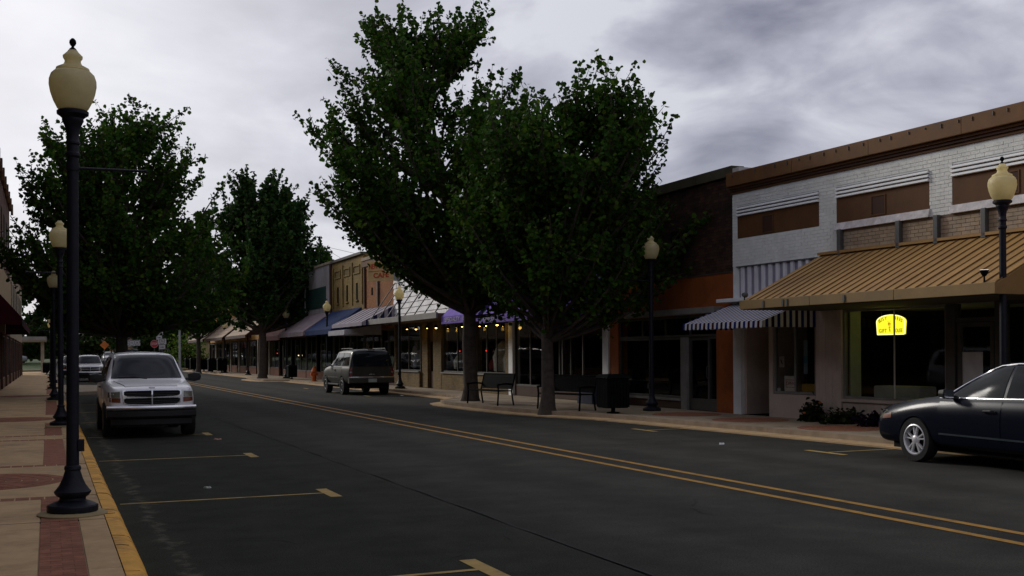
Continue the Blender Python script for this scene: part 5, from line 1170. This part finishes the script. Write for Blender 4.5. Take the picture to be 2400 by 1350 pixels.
def bush(name, label, loc, rx, ry, h, n, size, mat, seed, cat='bush', group=None):
    rng = np.random.default_rng(seed); t = thing(name, label, cat, loc, 0, group)
    P = rng.normal(size=(n, 3)); P /= np.linalg.norm(P, axis=1)[:, None]; P *= (rng.random(n) ** .4)[:, None]; P[:, 2] = np.abs(P[:, 2]); P *= np.array([rx, ry, h]); P *= (1 + .25 * rng.normal(size=n))[:, None]; P[:, 2] = np.abs(P[:, 2])
    nr = rng.normal(size=(n, 3)); nr[:, 2] = np.abs(nr[:, 2]) + .3; nr /= np.linalg.norm(nr, axis=1)[:, None]
    w_ = MB()
    for k in range(7): a = rng.uniform(0, 6.3); w_.tube([(0, 0, 0), (rx * .4 * math.cos(a), ry * .4 * math.sin(a), h * .5), (rx * .75 * math.cos(a), ry * .75 * math.sin(a), h * .95)], [.012, .009, .004], 4)
    w_.build('stem', BARK, t); leaf_cloud(P, nr, size, rng, mat, 'foliage', t); return t
LGRN = leaf_mat('fresh_green_leaf', (.07, .14, .02))
bush('shrub', 'fresh green shrub on the lawn beyond the crossing', (16.2, 146, 0), 2.6, 2.0, 4.0, 2600, .3, LGRN, 71)
bush('shrub', 'low green hedge shrub beyond the stop sign', (10.6, 150, 0), 2.5, 1.5, 1.2, 1500, .25, LGRN, 72)
# ---------------------------------------------------------------- street furniture
def bench(label, a, b):
    ax, ay = a; bx, by = b; L = math.hypot(bx - ax, by - ay); rz = math.atan2(by - ay, bx - ax)
    t = thing('park_bench', label, 'bench', ((ax + bx) / 2, (ay + by) / 2, .14), rz, 'black slatted benches under the maple trees'); h = L / 2
    for x in (-h + .06, h - .06):
        for nm, pth in (('leg', [(x, -.28, 0), (x, -.25, .42), (x, -.27, .62)]), ('leg', [(x, .27, 0), (x, .2, .42), (x, .33, .92)])): MB().tube(pth, .028, 6).build(nm, BLACKM, t)
        MB().tube([(x, -.29, .62), (x, .0, .65), (x, .27, .62)], .03, 6).build('armrest', BLACKM, t)
    for y in (-.24, -.14, -.04, .06, .16): cbox(t, 'seat_slat', BLACKM, -h + .05, h - .05, y - .04, y + .04, .42, .45, bevel=.004)
    MB().tube([(-h + .06, .335, .93), (h - .06, .335, .93)], .026, 6).build('top_rail', BLACKM, t); MB().tube([(-h + .06, .22, .50), (h - .06, .22, .50)], .02, 6).build('bottom_rail', BLACKM, t)
    n = int(L / .085)
    for i in range(n):
        x = -h + .12 + i * (L - .24) / (n - 1); MB().prism([(x - .037, .212, .5), (x + .037, .212, .5), (x + .037, .23, .5), (x - .037, .23, .5)], [(x - .037, .322, .93), (x + .037, .322, .93), (x + .037, .34, .93), (x - .037, .34, .93)]).build('back_slat', BLACKM, t)
    return t
bench('black slatted bench in front of the tallest maple trunk', (12.35, 32.6), (12.62, 30.6))
bench('black slatted bench behind the shorter maple trunk, left of the litter bin', (12.95, 28.6), (13.35, 26.6))
def litter(label, loc, s=1.0, rz=0):
    t = thing('litter_bin', label, 'litter bin', loc, rz, 'black square litter bins along the sidewalk')
    MB().lathe([(.16 * s, 0), (.16 * s, .03), (.05 * s, .05), (.05 * s, .14 * s)], 16).build('stand', BLACKM, t)
    cbox(t, 'lining', BLACKM, -.27 * s, .27 * s, -.27 * s, .27 * s, .14 * s, .84 * s)
    for sx in range(4):
        for k in range(7):
            o = MB().box((-.29 + k * .0836) * s, (-.29 + k * .0836 + .066) * s, -.30 * s, -.275 * s, .16 * s, .86 * s).build('slat', BLACKM, t); o.rotation_euler = (0, 0, sx * PI / 2)
    MB().prism([(-.33 * s, -.33 * s, .87 * s), (.33 * s, -.33 * s, .87 * s), (.33 * s, .33 * s, .87 * s), (-.33 * s, .33 * s, .87 * s)], [(-.26 * s, -.26 * s, .96 * s), (.26 * s, -.26 * s, .96 * s), (.26 * s, .26 * s, .96 * s), (-.26 * s, .26 * s, .96 * s)]).build('lid', BLACKM, t)
    return t
u_, v_ = gnd(1436, 970, .14); litter('large black litter bin in front of the orange shop front', (13.35, vat(1436, 13.35), .14), 1.05)
litter('small black litter bin beside a lamp post before the mauve awning', (14.4, vat(684, 14.4), .14), .95)
for px, u, lab in ((498, 13.9, 'far black litter bin at the end of the right sidewalk'), (520, 14.2, 'far black litter bin beside the lamp post before the shingle canopies'), (478, 13.9, 'far black litter bin next to the slim tree trunk'), (455, 13.9, 'far black litter bin left of the slim tree trunk'), (432, 14.2, 'leftmost far black litter bin before the crossing')): litter(lab, (u, min(125.5, vat(px, u)), .14), 1.35)
litter('black litter bin under the far grey canopy on the left sidewalk', (-.1, 104.5, .14), 1.1)
hy = thing('fire_hydrant', 'orange red fire hydrant at the kerb left of the pewter car', 'fire hydrant', (14.35, vat(736, 14.35), .14)); HYD = M('hydrant_paint', (.50, .10, .01), .6, var=.2)
MB().lathe([(.19, 0), (.19, .05), (.13, .06), (.125, .52), (.17, .54), (.17, .60), (.15, .62), (.13, .72), (.08, .80), (.001, .83)], 18).build('barrel', HYD, hy, smooth=.6)
MB().lathe([(.04, .82), (.045, .88), (.001, .89)], 6).build('operating_nut', HYD, hy)
for rz in (0, PI, -PI / 2):
    o = MB().lathe([(.075, .10), (.075, .17), (.09, .17), (.09, .21), (.001, .215)], 12, (0, 0, .42), axis='x').build('outlet_cap', HYD, hy); o.rotation_euler = (0, 0, rz)
# planting by the white shop
DGL = leaf_mat('dark_flowerbed_leaf', (.022, .038, .014)); PUR = leaf_mat('purple_flowerbed_leaf', (.018, .010, .035))
ins = lambda s, n: (NX + s * math.sin(NANG) + n * math.cos(NANG), NY - s * math.cos(NANG) + n * math.sin(NANG), .14)
fb1 = bush('flowering_plant', 'leafy plant with pink buds against the shop pier', ins(3.35, -.38), .30, .24, .42, 380, .10, DGL, 81, 'plant')
bush('flowering_plant', 'low dark green plant under the big shop window', ins(4.3, -.36), .5, .26, .27, 450, .09, DGL, 82, 'plant')
bush('flowering_plant', 'low purple leaved plant under the lit sign window', ins(5.3, -.36), .45, .26, .27, 420, .09, PUR, 83, 'plant')
fb2 = bush('flowering_plant', 'small green plant with orange flower near the sedan nose', ins(6.15, -.36), .28, .24, .36, 250, .09, DGL, 84, 'plant')
for par, pts in ((fb1, ((-.3, -.1, .2), (.05, -.2, .42), (.22, .12, .43))), (fb2, ((.05, -.1, .40), (-.12, .1, .33)))):
    for p in pts: MB().lathe([(.001, -.03), (.035, -.01), (.03, .02), (.001, .03)], 6, p).build('flower', M('orange_flower', (.42, .12, .03), .7), par)
# ---------------------------------------------------------------- signs
sg = thing('window_sign', 'lit yellow arched bee sign hanging inside the shop window', 'sign', ins(5.04, .28)); sg.scale = (.93, 1, 1); sg.rotation_euler = (0, 0, -PI / 2 + NANG)
YEL = emit('lit_yellow_plastic', (1.0, .90, .03), 1.3)
w2, zb, zs, zt = .43, 1.90, 2.17, 2.31
arch = [(-w2 * .94, zb), (w2 * .94, zb)] + [(w2 * math.cos(a) * 1.0 if i else w2, zs + (zt - zs) * math.sin(a)) for i, a in enumerate(np.linspace(0, PI, 15))]
MB().prism([(x, .05, z) for x, z in arch], [(x, .0, z) for x, z in arch]).build('light_box', YEL, sg)
edge = MB()
for i in range(len(arch)):
    a, b = arch[i], arch[(i + 1) % len(arch)]; edge.tube([(a[0], -.004, a[1]), (b[0], -.004, b[1])], .011, 6)
edge.build('lit_edge', emit('lit_edge_white', (1.0, .95, .35), 1.7), sg)
OLV = M('sign_olive_ink', (.10, .085, .01), .8); BRK = M('sign_dark_ink', (.03, .012, .008), .8)
for i, ch in enumerate('BUSY'):
    a = math.radians(158 - i * 15); text_obj('lettering', ch, .105, OLV, sg, (w2 * .86 * math.cos(a), -.006, zs - .03 + (zt - zs) * .78 * math.sin(a)), rot=(PI / 2, -(a - PI / 2) * .35, 0), extrude=.001)
for i, ch in enumerate('BEES'):
    a = math.radians(68 - i * 15); text_obj('lettering', ch, .105, OLV, sg, (w2 * .86 * math.cos(a), -.006, zs - .03 + (zt - zs) * .78 * math.sin(a)), rot=(PI / 2, -(a - PI / 2) * .35, 0), extrude=.001)
text_obj('lettering', 'GIFT', .11, M('sign_pale_ink', (.28, .22, .02), .8), sg, (-.235, -.006, 1.975), extrude=.001, width=.24)
text_obj('lettering', 'HOUSE', .11, M('sign_pale_ink', (.28, .22, .02), .8), sg, (.225, -.006, 1.975), extrude=.001, width=.27)
bee = MB()
def disc(m, x, z, rx, rz, y, n=12): m.add([(x + rx * math.cos(2 * PI * k / n), y, z + rz * math.sin(2 * PI * k / n)) for k in range(n)], [tuple(range(n))[::1]])
h_ = MB(); disc(h_, -.035, 2.11, .045, .045, -.007); disc(h_, -.02, 2.055, .03, .02, -.0072); h_.build('bee_head', emit('lit_orange_print', (1.0, .55, .02), 1.15), sg)
for x in (-.058, -.012): disc(bee, x, 2.125, .012, .018, -.009)
for z, x, r in ((2.035, -.03, .024), (2.005, -.022, .02), (1.982, -.016, .016)): disc(bee, x, z, r, .009, -.009)
for (x0, z0, x1, z1) in ((-.06, 2.15, -.075, 2.185), (-.015, 2.15, .002, 2.185), (-.03, 1.975, -.035, 1.945), (.0, 1.975, .02, 1.945)): bee.tube([(x0, -.009, z0), (x1, -.009, z1)], .004, 4)
bee.build('bee_print', BRK, sg)
for x in (-.3, .3): MB().tube([(x, .02, 2.2), (x, .02, 2.5)], .004, 4).build('chain', GRAY, sg)
def notice(label, s, z0, z1, wd, text=None, y=.02, mat=WHITEP, ink=None, name='window_notice', sz=.1, z=.0):
    t = thing(name, label, 'notice', ins(s, y)); t.rotation_euler = (0, 0, -PI / 2 + NANG); t.location.z = 0
    MB().box(-wd / 2, wd / 2, 0, .006, z0, z1).build('sheet', mat, t, bevel=0)
    if text: text_obj('lettering', text, sz, ink, t, (0, -.002, (z0 + z1) / 2 + z), extrude=.001)
    return t
RINK = M('red_brown_ink', (.25, .05, .03), .8)
nt_ = notice('white board reading open in a red box in the left shop window', 2.05, .76, 1.12, .42, 'OPEN', .09, mat=M('white_card', (.62, .58, .52), .8), ink=RINK, sz=.12)
fr = MB()
for q in ((-.16, .16, .85, .862), (-.16, .16, 1.02, 1.032), (-.16, -.148, .862, 1.02), (.148, .16, .862, 1.02)): fr.box(q[0], q[1], -.004, -.001, q[2], q[3])
fr.build('printed_box', RINK, nt_)
nn = notice('small white leaflet with black figure high in the left shop window', 1.78, 1.32, 1.58, .17, y=.06, mat=M('white_card', (.62, .58, .52))); MB().tube([(-.03, -.003, 1.5), (.0, -.003, 1.44), (.03, -.003, 1.40)], .012, 5).build('printed_figure', BRK, nn)
nn = notice('long pale blue thermometer shaped paper in the left shop window', 2.62, 1.18, 1.95, .13, y=.06, mat=M('pale_blue_paper', (.12, .19, .21), .8))
MB().box(-.06, .06, -.003, -.001, 1.42, 1.58).build('printed_figure', M('teal_ink', (.03, .12, .14)), nn)
notice('yellow cloth card lying low in the left shop window', 2.66, .76, .95, .48, y=.12, mat=M('yellow_cloth', (.30, .17, .02), .9))
notice('tiny white card in the bottom left corner of the left shop window', 1.66, .76, .83, .12, y=.07, mat=M('white_card', (.62, .58, .52)))
notice('white paper sheet taped inside the shop door behind the sedan', 7.38, 1.02, 1.66, .50, y=.035, mat=M('white_sheet', (.74, .70, .72), .8))
bx = thing('display_box', 'long white padded box on the floor of the lit sign window', 'box', ins(4.95, .75)); bx.rotation_euler = (0, 0, -PI / 2 + NANG); cbox(bx, 'box', M('white_padded', (.40, .42, .38), .8), -.65, .65, -.25, .25, .40, .80, bevel=.04); cbox(bx, 'plinth', FRAME, -.6, .6, -.22, .22, .01, .4)
# projecting cream and red sign on the orange brick building
v1, z1 = fac(888, 634, 15.2)
ps = thing('shop_sign', 'cream sign with red lettering projecting from the orange brick building', 'sign', (15.35, v1, 0))
ps.rotation_euler = (0, 0, math.radians(-62))
za, zb_ = 5.35, 6.35
cbox(ps, 'sign_board', M('cream_sign_board', (.55, .37, .15), .7), -.95, .95, -.05, .05, za, zb_, bevel=.01); cbox(ps, 'sign_end', M('grey_sign_end', (.25, .26, .24), .7), .96, 1.10, -.12, .3, za - .05, zb_ + .1)
RL = M('sign_red_ink', (.42, .05, .01), .7)
text_obj('lettering', 'NEW WORLD', .36, RL, ps, (0, -.055, 6.08), width=1.7, fill=.012); text_obj('lettering', 'CAFE', .34, RL, ps, (0, -.055, 5.62), width=1.1, fill=.012); cbox(ps, 'sign_line', RL, -.9, .9, -.056, -.051, 5.83, 5.86)
MB().tube([(1.0, 0, 5.85), (1.25, .55, 5.85)], .03, 6).build('bracket', BLACKM, ps)
# small white sign on the grey front
v1, z1 = fac(682, 718, 15.3); s8 = thing('shop_sign', 'small white hanging sign on the streaked grey front', 'sign', (15.35, v1, 0), math.radians(-35)); cbox(s8, 'sign_board', M('white_sign_face', (.62, .60, .60), .7), -.5, .5, -.04, .04, z1 - .42, z1 + .42, bevel=.01); text_obj('lettering', 'T', .5, RL, s8, (0, -.045, z1)); MB().tube([(.3, 0, z1 + .42), (.6, .5, z1 + .6)], .025, 6).build('bracket', BLACKM, s8)
# traffic signs
SW_ = M('sign_white', (.42, .42, .42), .6, var=.08); RED = M('stop_red', (.36, .022, .018), .6, var=.08)
def post(t, h): MB().tube([(0, .04, 0), (0, .04, h)], .04, 6).build('post', GRAY, t)
def at(px, py, Z):
    a, b = _ab(px, py); X = a * Z; return (X * CY + Z * SY, -X * SY + Z * CY, CAMH - b * Z)
x, y, z = at(362, 806, 124); st = thing('stop_sign', 'red octagonal stop sign on a post at the far crossing', 'stop sign', (x, y, 0), math.radians(-18)); post(st, z + .4)
oc = [(.46 * math.cos(PI / 8 + k * PI / 4), .46 * math.sin(PI / 8 + k * PI / 4)) for k in range(8)]
MB().prism([(a, 0, z + b) for a, b in oc], [(a, -.02, z + b) for a, b in oc]).build('plate', RED, st); text_obj('lettering', 'STOP', .34, SW_, st, (0, -.024, z), width=.62, fill=.008)
i_ = MB()
for k in range(8): a, b = oc[k], oc[(k + 1) % 8]; i_.tube([(a[0] * .94, -.022, z + b[0] * 0 + a[1] * .94), (b[0] * .94, -.022, z + b[1] * .94)], .014, 4)
i_.build('border', SW_, st)
def route(label, px, py, Z, hsz, arrow, num):
    x, y, z = at(px, py, Z); t = thing('route_sign', label, 'road sign', (x, y, 0), math.radians(-18), 'white route number signs at the far crossing'); post(t, z + .45)
    cbox(t, 'plate', SW_, -hsz, hsz, -.02, 0, z - .30, z + .36, bevel=0); sh = [(-.26, .28), (.26, .28), (.30, .05), (.22, -.2), (0, -.28), (-.22, -.2), (-.30, .05)]
    b = MB(); 
    for k in range(7): p, q = sh[k], sh[(k + 1) % 7]; b.tube([(p[0] * .95, -.024, z + .03 + p[1]), (q[0] * .95, -.024, z + .03 + q[1])], .02, 4)
    b.build('shield', BLACKM, t); text_obj('lettering', num, .3, BLACKM, t, (0, -.024, z + .03), extrude=.002)
    if arrow: cbox(t, 'arrow_plate', SW_, -hsz * .75, hsz * .75, -.02, 0, z - .85, z - .36); b = MB(); b.add([(-.2, -.023, z - .64), (-.2, -.023, z - .58), (.05, -.023, z - .58), (.05, -.023, z - .52), (.2, -.023, z - .61), (.05, -.023, z - .70), (.05, -.023, z - .64)], [(0, 1, 2, 3, 4, 5, 6)][::-1]); b.build('arrow', BLACKM, t)
route('tallest route sign with arrow plate above the stop sign', 373, 779, 127, .42, True, '65')
route('route sign with arrow plate just right of the stop sign', 380, 801, 126, .46, True, '70')
route('left route sign of three above the silver car', 299, 806, 131, .3, False, '65'); route('middle route sign of three above the silver car', 309, 805, 133, .36, False, '70'); route('right route sign of three above the silver car', 321, 804, 131, .36, False, '38')
x, y, z = at(245, 809, 138); ow = thing('work_sign', 'small orange diamond sign far away left of the route signs', 'road sign', (x, y, 0)); post(ow, z); MB().prism([(-.55, 0, z), (0, 0, z - .55), (.55, 0, z), (0, 0, z + .55)], [(-.55, -.02, z), (0, -.02, z - .55), (.55, -.02, z), (0, -.02, z + .55)]).build('plate', M('orange_sign', (.5, .13, .02), .6), ow)
x, y, z = at(421, 790, 132); fp = thing('utility_pole', 'thin pale pole beyond the crossing left of the slim tree', 'pole', (x, y, 0)); MB().tube([(0, 0, 0), (0, 0, 6.5)], [.14, .1], 8).build('shaft', M('pale_pole', (.30, .30, .30), .6), fp)
# roof mast with guy wires
v1, z1 = fac(750, 572, 19.5); _, z0 = fac(750, 622, 19.5)
up = thing('roof_mast', 'thin dark mast with wires on the pale grey stucco roof', 'mast', (19.5, v1, 0)); MB().tube([(0, 0, 7.2), (0, 0, z1)], .055, 6).build('shaft', BLACKM, up)
for e in ((1.5, -9, 7.6), (1.5, -17, 7.8)): MB().tube([(0, 0, z1 - .1), (e[0] * .5, e[1] * .5, (z1 + e[2]) / 2 - .25), e], .012, 4).build('wire', BLACKM, up)
# ---------------------------------------------------------------- small lamps that are lit
BULB = emit('warm_bulb', (1.0, .62, .16), 9.0)
def spot(label, px, py, u, e=5.0):
    e *= .07
    v, z = fac(px, py, u); t = thing('soffit_lamp', label, 'lamp', (u, v, z), 0, 'small lit lamps under the flat canopy')
    MB().lathe([(.05, .12), (.09, .06), (.10, -.01)], 12, cap=False).build('lamp_shade', BLACKM, t); r_ = .034 if e < .4 else .05; MB().lathe([(.001, -r_), (r_, -r_ * .4), (r_, r_ * .4), (.001, r_)], 10).build('bulb', BULB, t)
    MB().tube([(0, 0, .12), (0, 0, max(.2, 3.15 - z))], .012, 5).build('stem', BLACKM, t)
    l = bpy.data.lights.new('bulb_light', 'POINT'); l.energy = e; l.color = (1, .6, .12); l.shadow_soft_size = .06; o = ob('bulb_light', l, t); o.location = (0, 0, -.12)
for px, py, e, lab in ((954, 771, 3, 'leftmost lit lamp under the flat canopy by the lamp post'), (975, 771, 12, 'lit lamp throwing a yellow glow beside the leftmost canopy lamp'), (1001, 769, 3, 'lit lamp left of the brick shop door'), (1022, 768, 10, 'lit lamp over the brick shop door'), (1083, 765, 3, 'lit lamp just left of the tallest maple trunk'), (1124, 764, 3, 'lit lamp just right of the tallest maple trunk'), (1139, 763, 4, 'bright lit lamp under the purple valance'), (1165, 761, 14, 'lit lamp with wide yellow glow under the purple awning')):
    spot(lab, px, py, 15.55, e)
def glow(label, px, py, u, col, s, r=.06, grp='tiny lit window lights'):
    v, z = fac(px, py, u); t = thing('window_light', label, 'lamp', (u, v, z), 0, grp); MB().lathe([(.001, -r), (r, -r * .4), (r, r * .4), (.001, r)], 10).build('bulb', emit('glow_%d_%d' % (int(col[0] * 10), int(col[1] * 10)), col, s), t); cbox(t, 'backing', BLACKM, -.02 + r, .03 + r, -r, r, -r, r)
glow('tiny red light in the window below the maroon awning', 650, 828, 15.9, (1, .05, .02), .8, .045); glow('tiny warm light in the window below the mauve awning', 700, 833, 15.9, (1, .75, .4), 1.5, .045); glow('tiny red light in the window right of the tallest maple', 1140, 822, 15.9, (1, .05, .02), .8, .035); glow('tiny red light in the window left of the tallest maple', 1078, 823, 15.9, (1, .05, .02), .8, .03)
flp = ins(9.62, -2.18); ft = thing('flood_lamp', 'small white flood lamp on the eave of the tan metal awning', 'lamp', (flp[0], flp[1], 2.81), -PI / 2 + NANG)
MB().tube([(0, 0, 0), (0, 0, .10)], .015, 6).build('bracket', BLACKM, ft); MB().lathe([(.03, .10), (.06, .15), (.075, .20)], 12).build('housing', BLACKM, ft, smooth=.6); MB().lathe([(.001, .205), (.07, .204)], 12, cap=False).build('lens', emit('flood_lens', (1, .95, .9), 1.6), ft)
ft2 = ins(3.32, -2.2); f2 = thing('flood_lamp', 'grey flood lamp on the left end of the tan metal awning', 'lamp', (ft2[0], ft2[1], 2.81), .4); MB().tube([(0, 0, 0), (0, 0, .08)], .015, 6).build('bracket', BLACKM, f2); MB().lathe([(.04, -.05), (.055, .0), (.06, .06)], 12, (0, 0, .11), axis='x').build('housing', GRAY, f2)
# skirted display table by the purple awning shop
tb = thing('display_table', 'small display with scalloped white cloth below the purple awning', 'table', (15.3, vat(1383, 15.3), .14), -PI / 2); cbox(tb, 'skirt', M('blue_grey_skirt', (.05, .055, .09), .9), -.5, .5, -.2, .3, 0, .55)
m = MB()
for i in range(8): a = -.53 + i * .1325; m.add([(a, -.23, .70), (a + .1325, -.23, .70), (a + .1325, -.23, .56), (a + .066, -.23, .53), (a, -.23, .56)], [(4, 3, 2, 1, 0)])
m.box(-.53, .53, -.228, .33, .69, .71); m.build('cloth', M('white_cloth', (.42, .40, .40), .9), tb)
for (px, py, n, d) in ((1068, 1243, 7, .25), (1190, 1270, 9, 1.2), (1040, 1320, 6, .6), (1700, 1210, 14, 2.0), (700, 1290, 12, 1.4), (1500, 1100, 10, .4)):
    x, y = gnd(px, py); cm = MB(); a = d; prev = None
    for i in range(n):
        wd = .012 * (1 - abs(2 * i / n - 1)) + .003; q = (x, y, wd)
        if prev: cm.add([(prev[0] - prev[2], prev[1], .004), (prev[0] + prev[2], prev[1] + .003, .004), (q[0] + q[2], q[1] + .003, .004), (q[0] - q[2], q[1], .004)], [(0, 1, 2, 3)])
        prev = q; a += random.uniform(-.7, .7); x += .11 * math.cos(a); y += .11 * abs(math.sin(a)) + .03
    tag(cm.build('road_crack', DARK), kind='structure')
# litter on the road
def scrap(label, px, py, s, col, name='paper_scrap'):
    u, v = gnd(px, py, .01); m = MB(); pts = [(math.cos(a) * s * random.uniform(.6, 1.1), math.sin(a) * s * random.uniform(.5, 1)) for a in np.linspace(0, 2 * PI, 8)[:-1]]
    m.prism([(a, b, .006) for a, b in pts], [(a * .8, b * .8, .012 + random.uniform(0, .03)) for a, b in pts]); tag(ob(name, m.mesh(name, M('scrap_%d' % px, col, .8)), None, (u, v, 0)), label, 'litter')
scrap('white paper scrap lying on the parking lane', 487, 1143, .055, (.45, .47, .42)); scrap('crushed reddish cup lying on the road right of the silver car', 510, 1030, .09, (.34, .20, .14), 'crushed_cup'); scrap('white scrap at the kerb right of the pewter car', 942, 927, .09, (.5, .5, .5)); scrap('tiny white scrap on the road before the orange shop', 1692, 1041, .06, (.5, .5, .5))
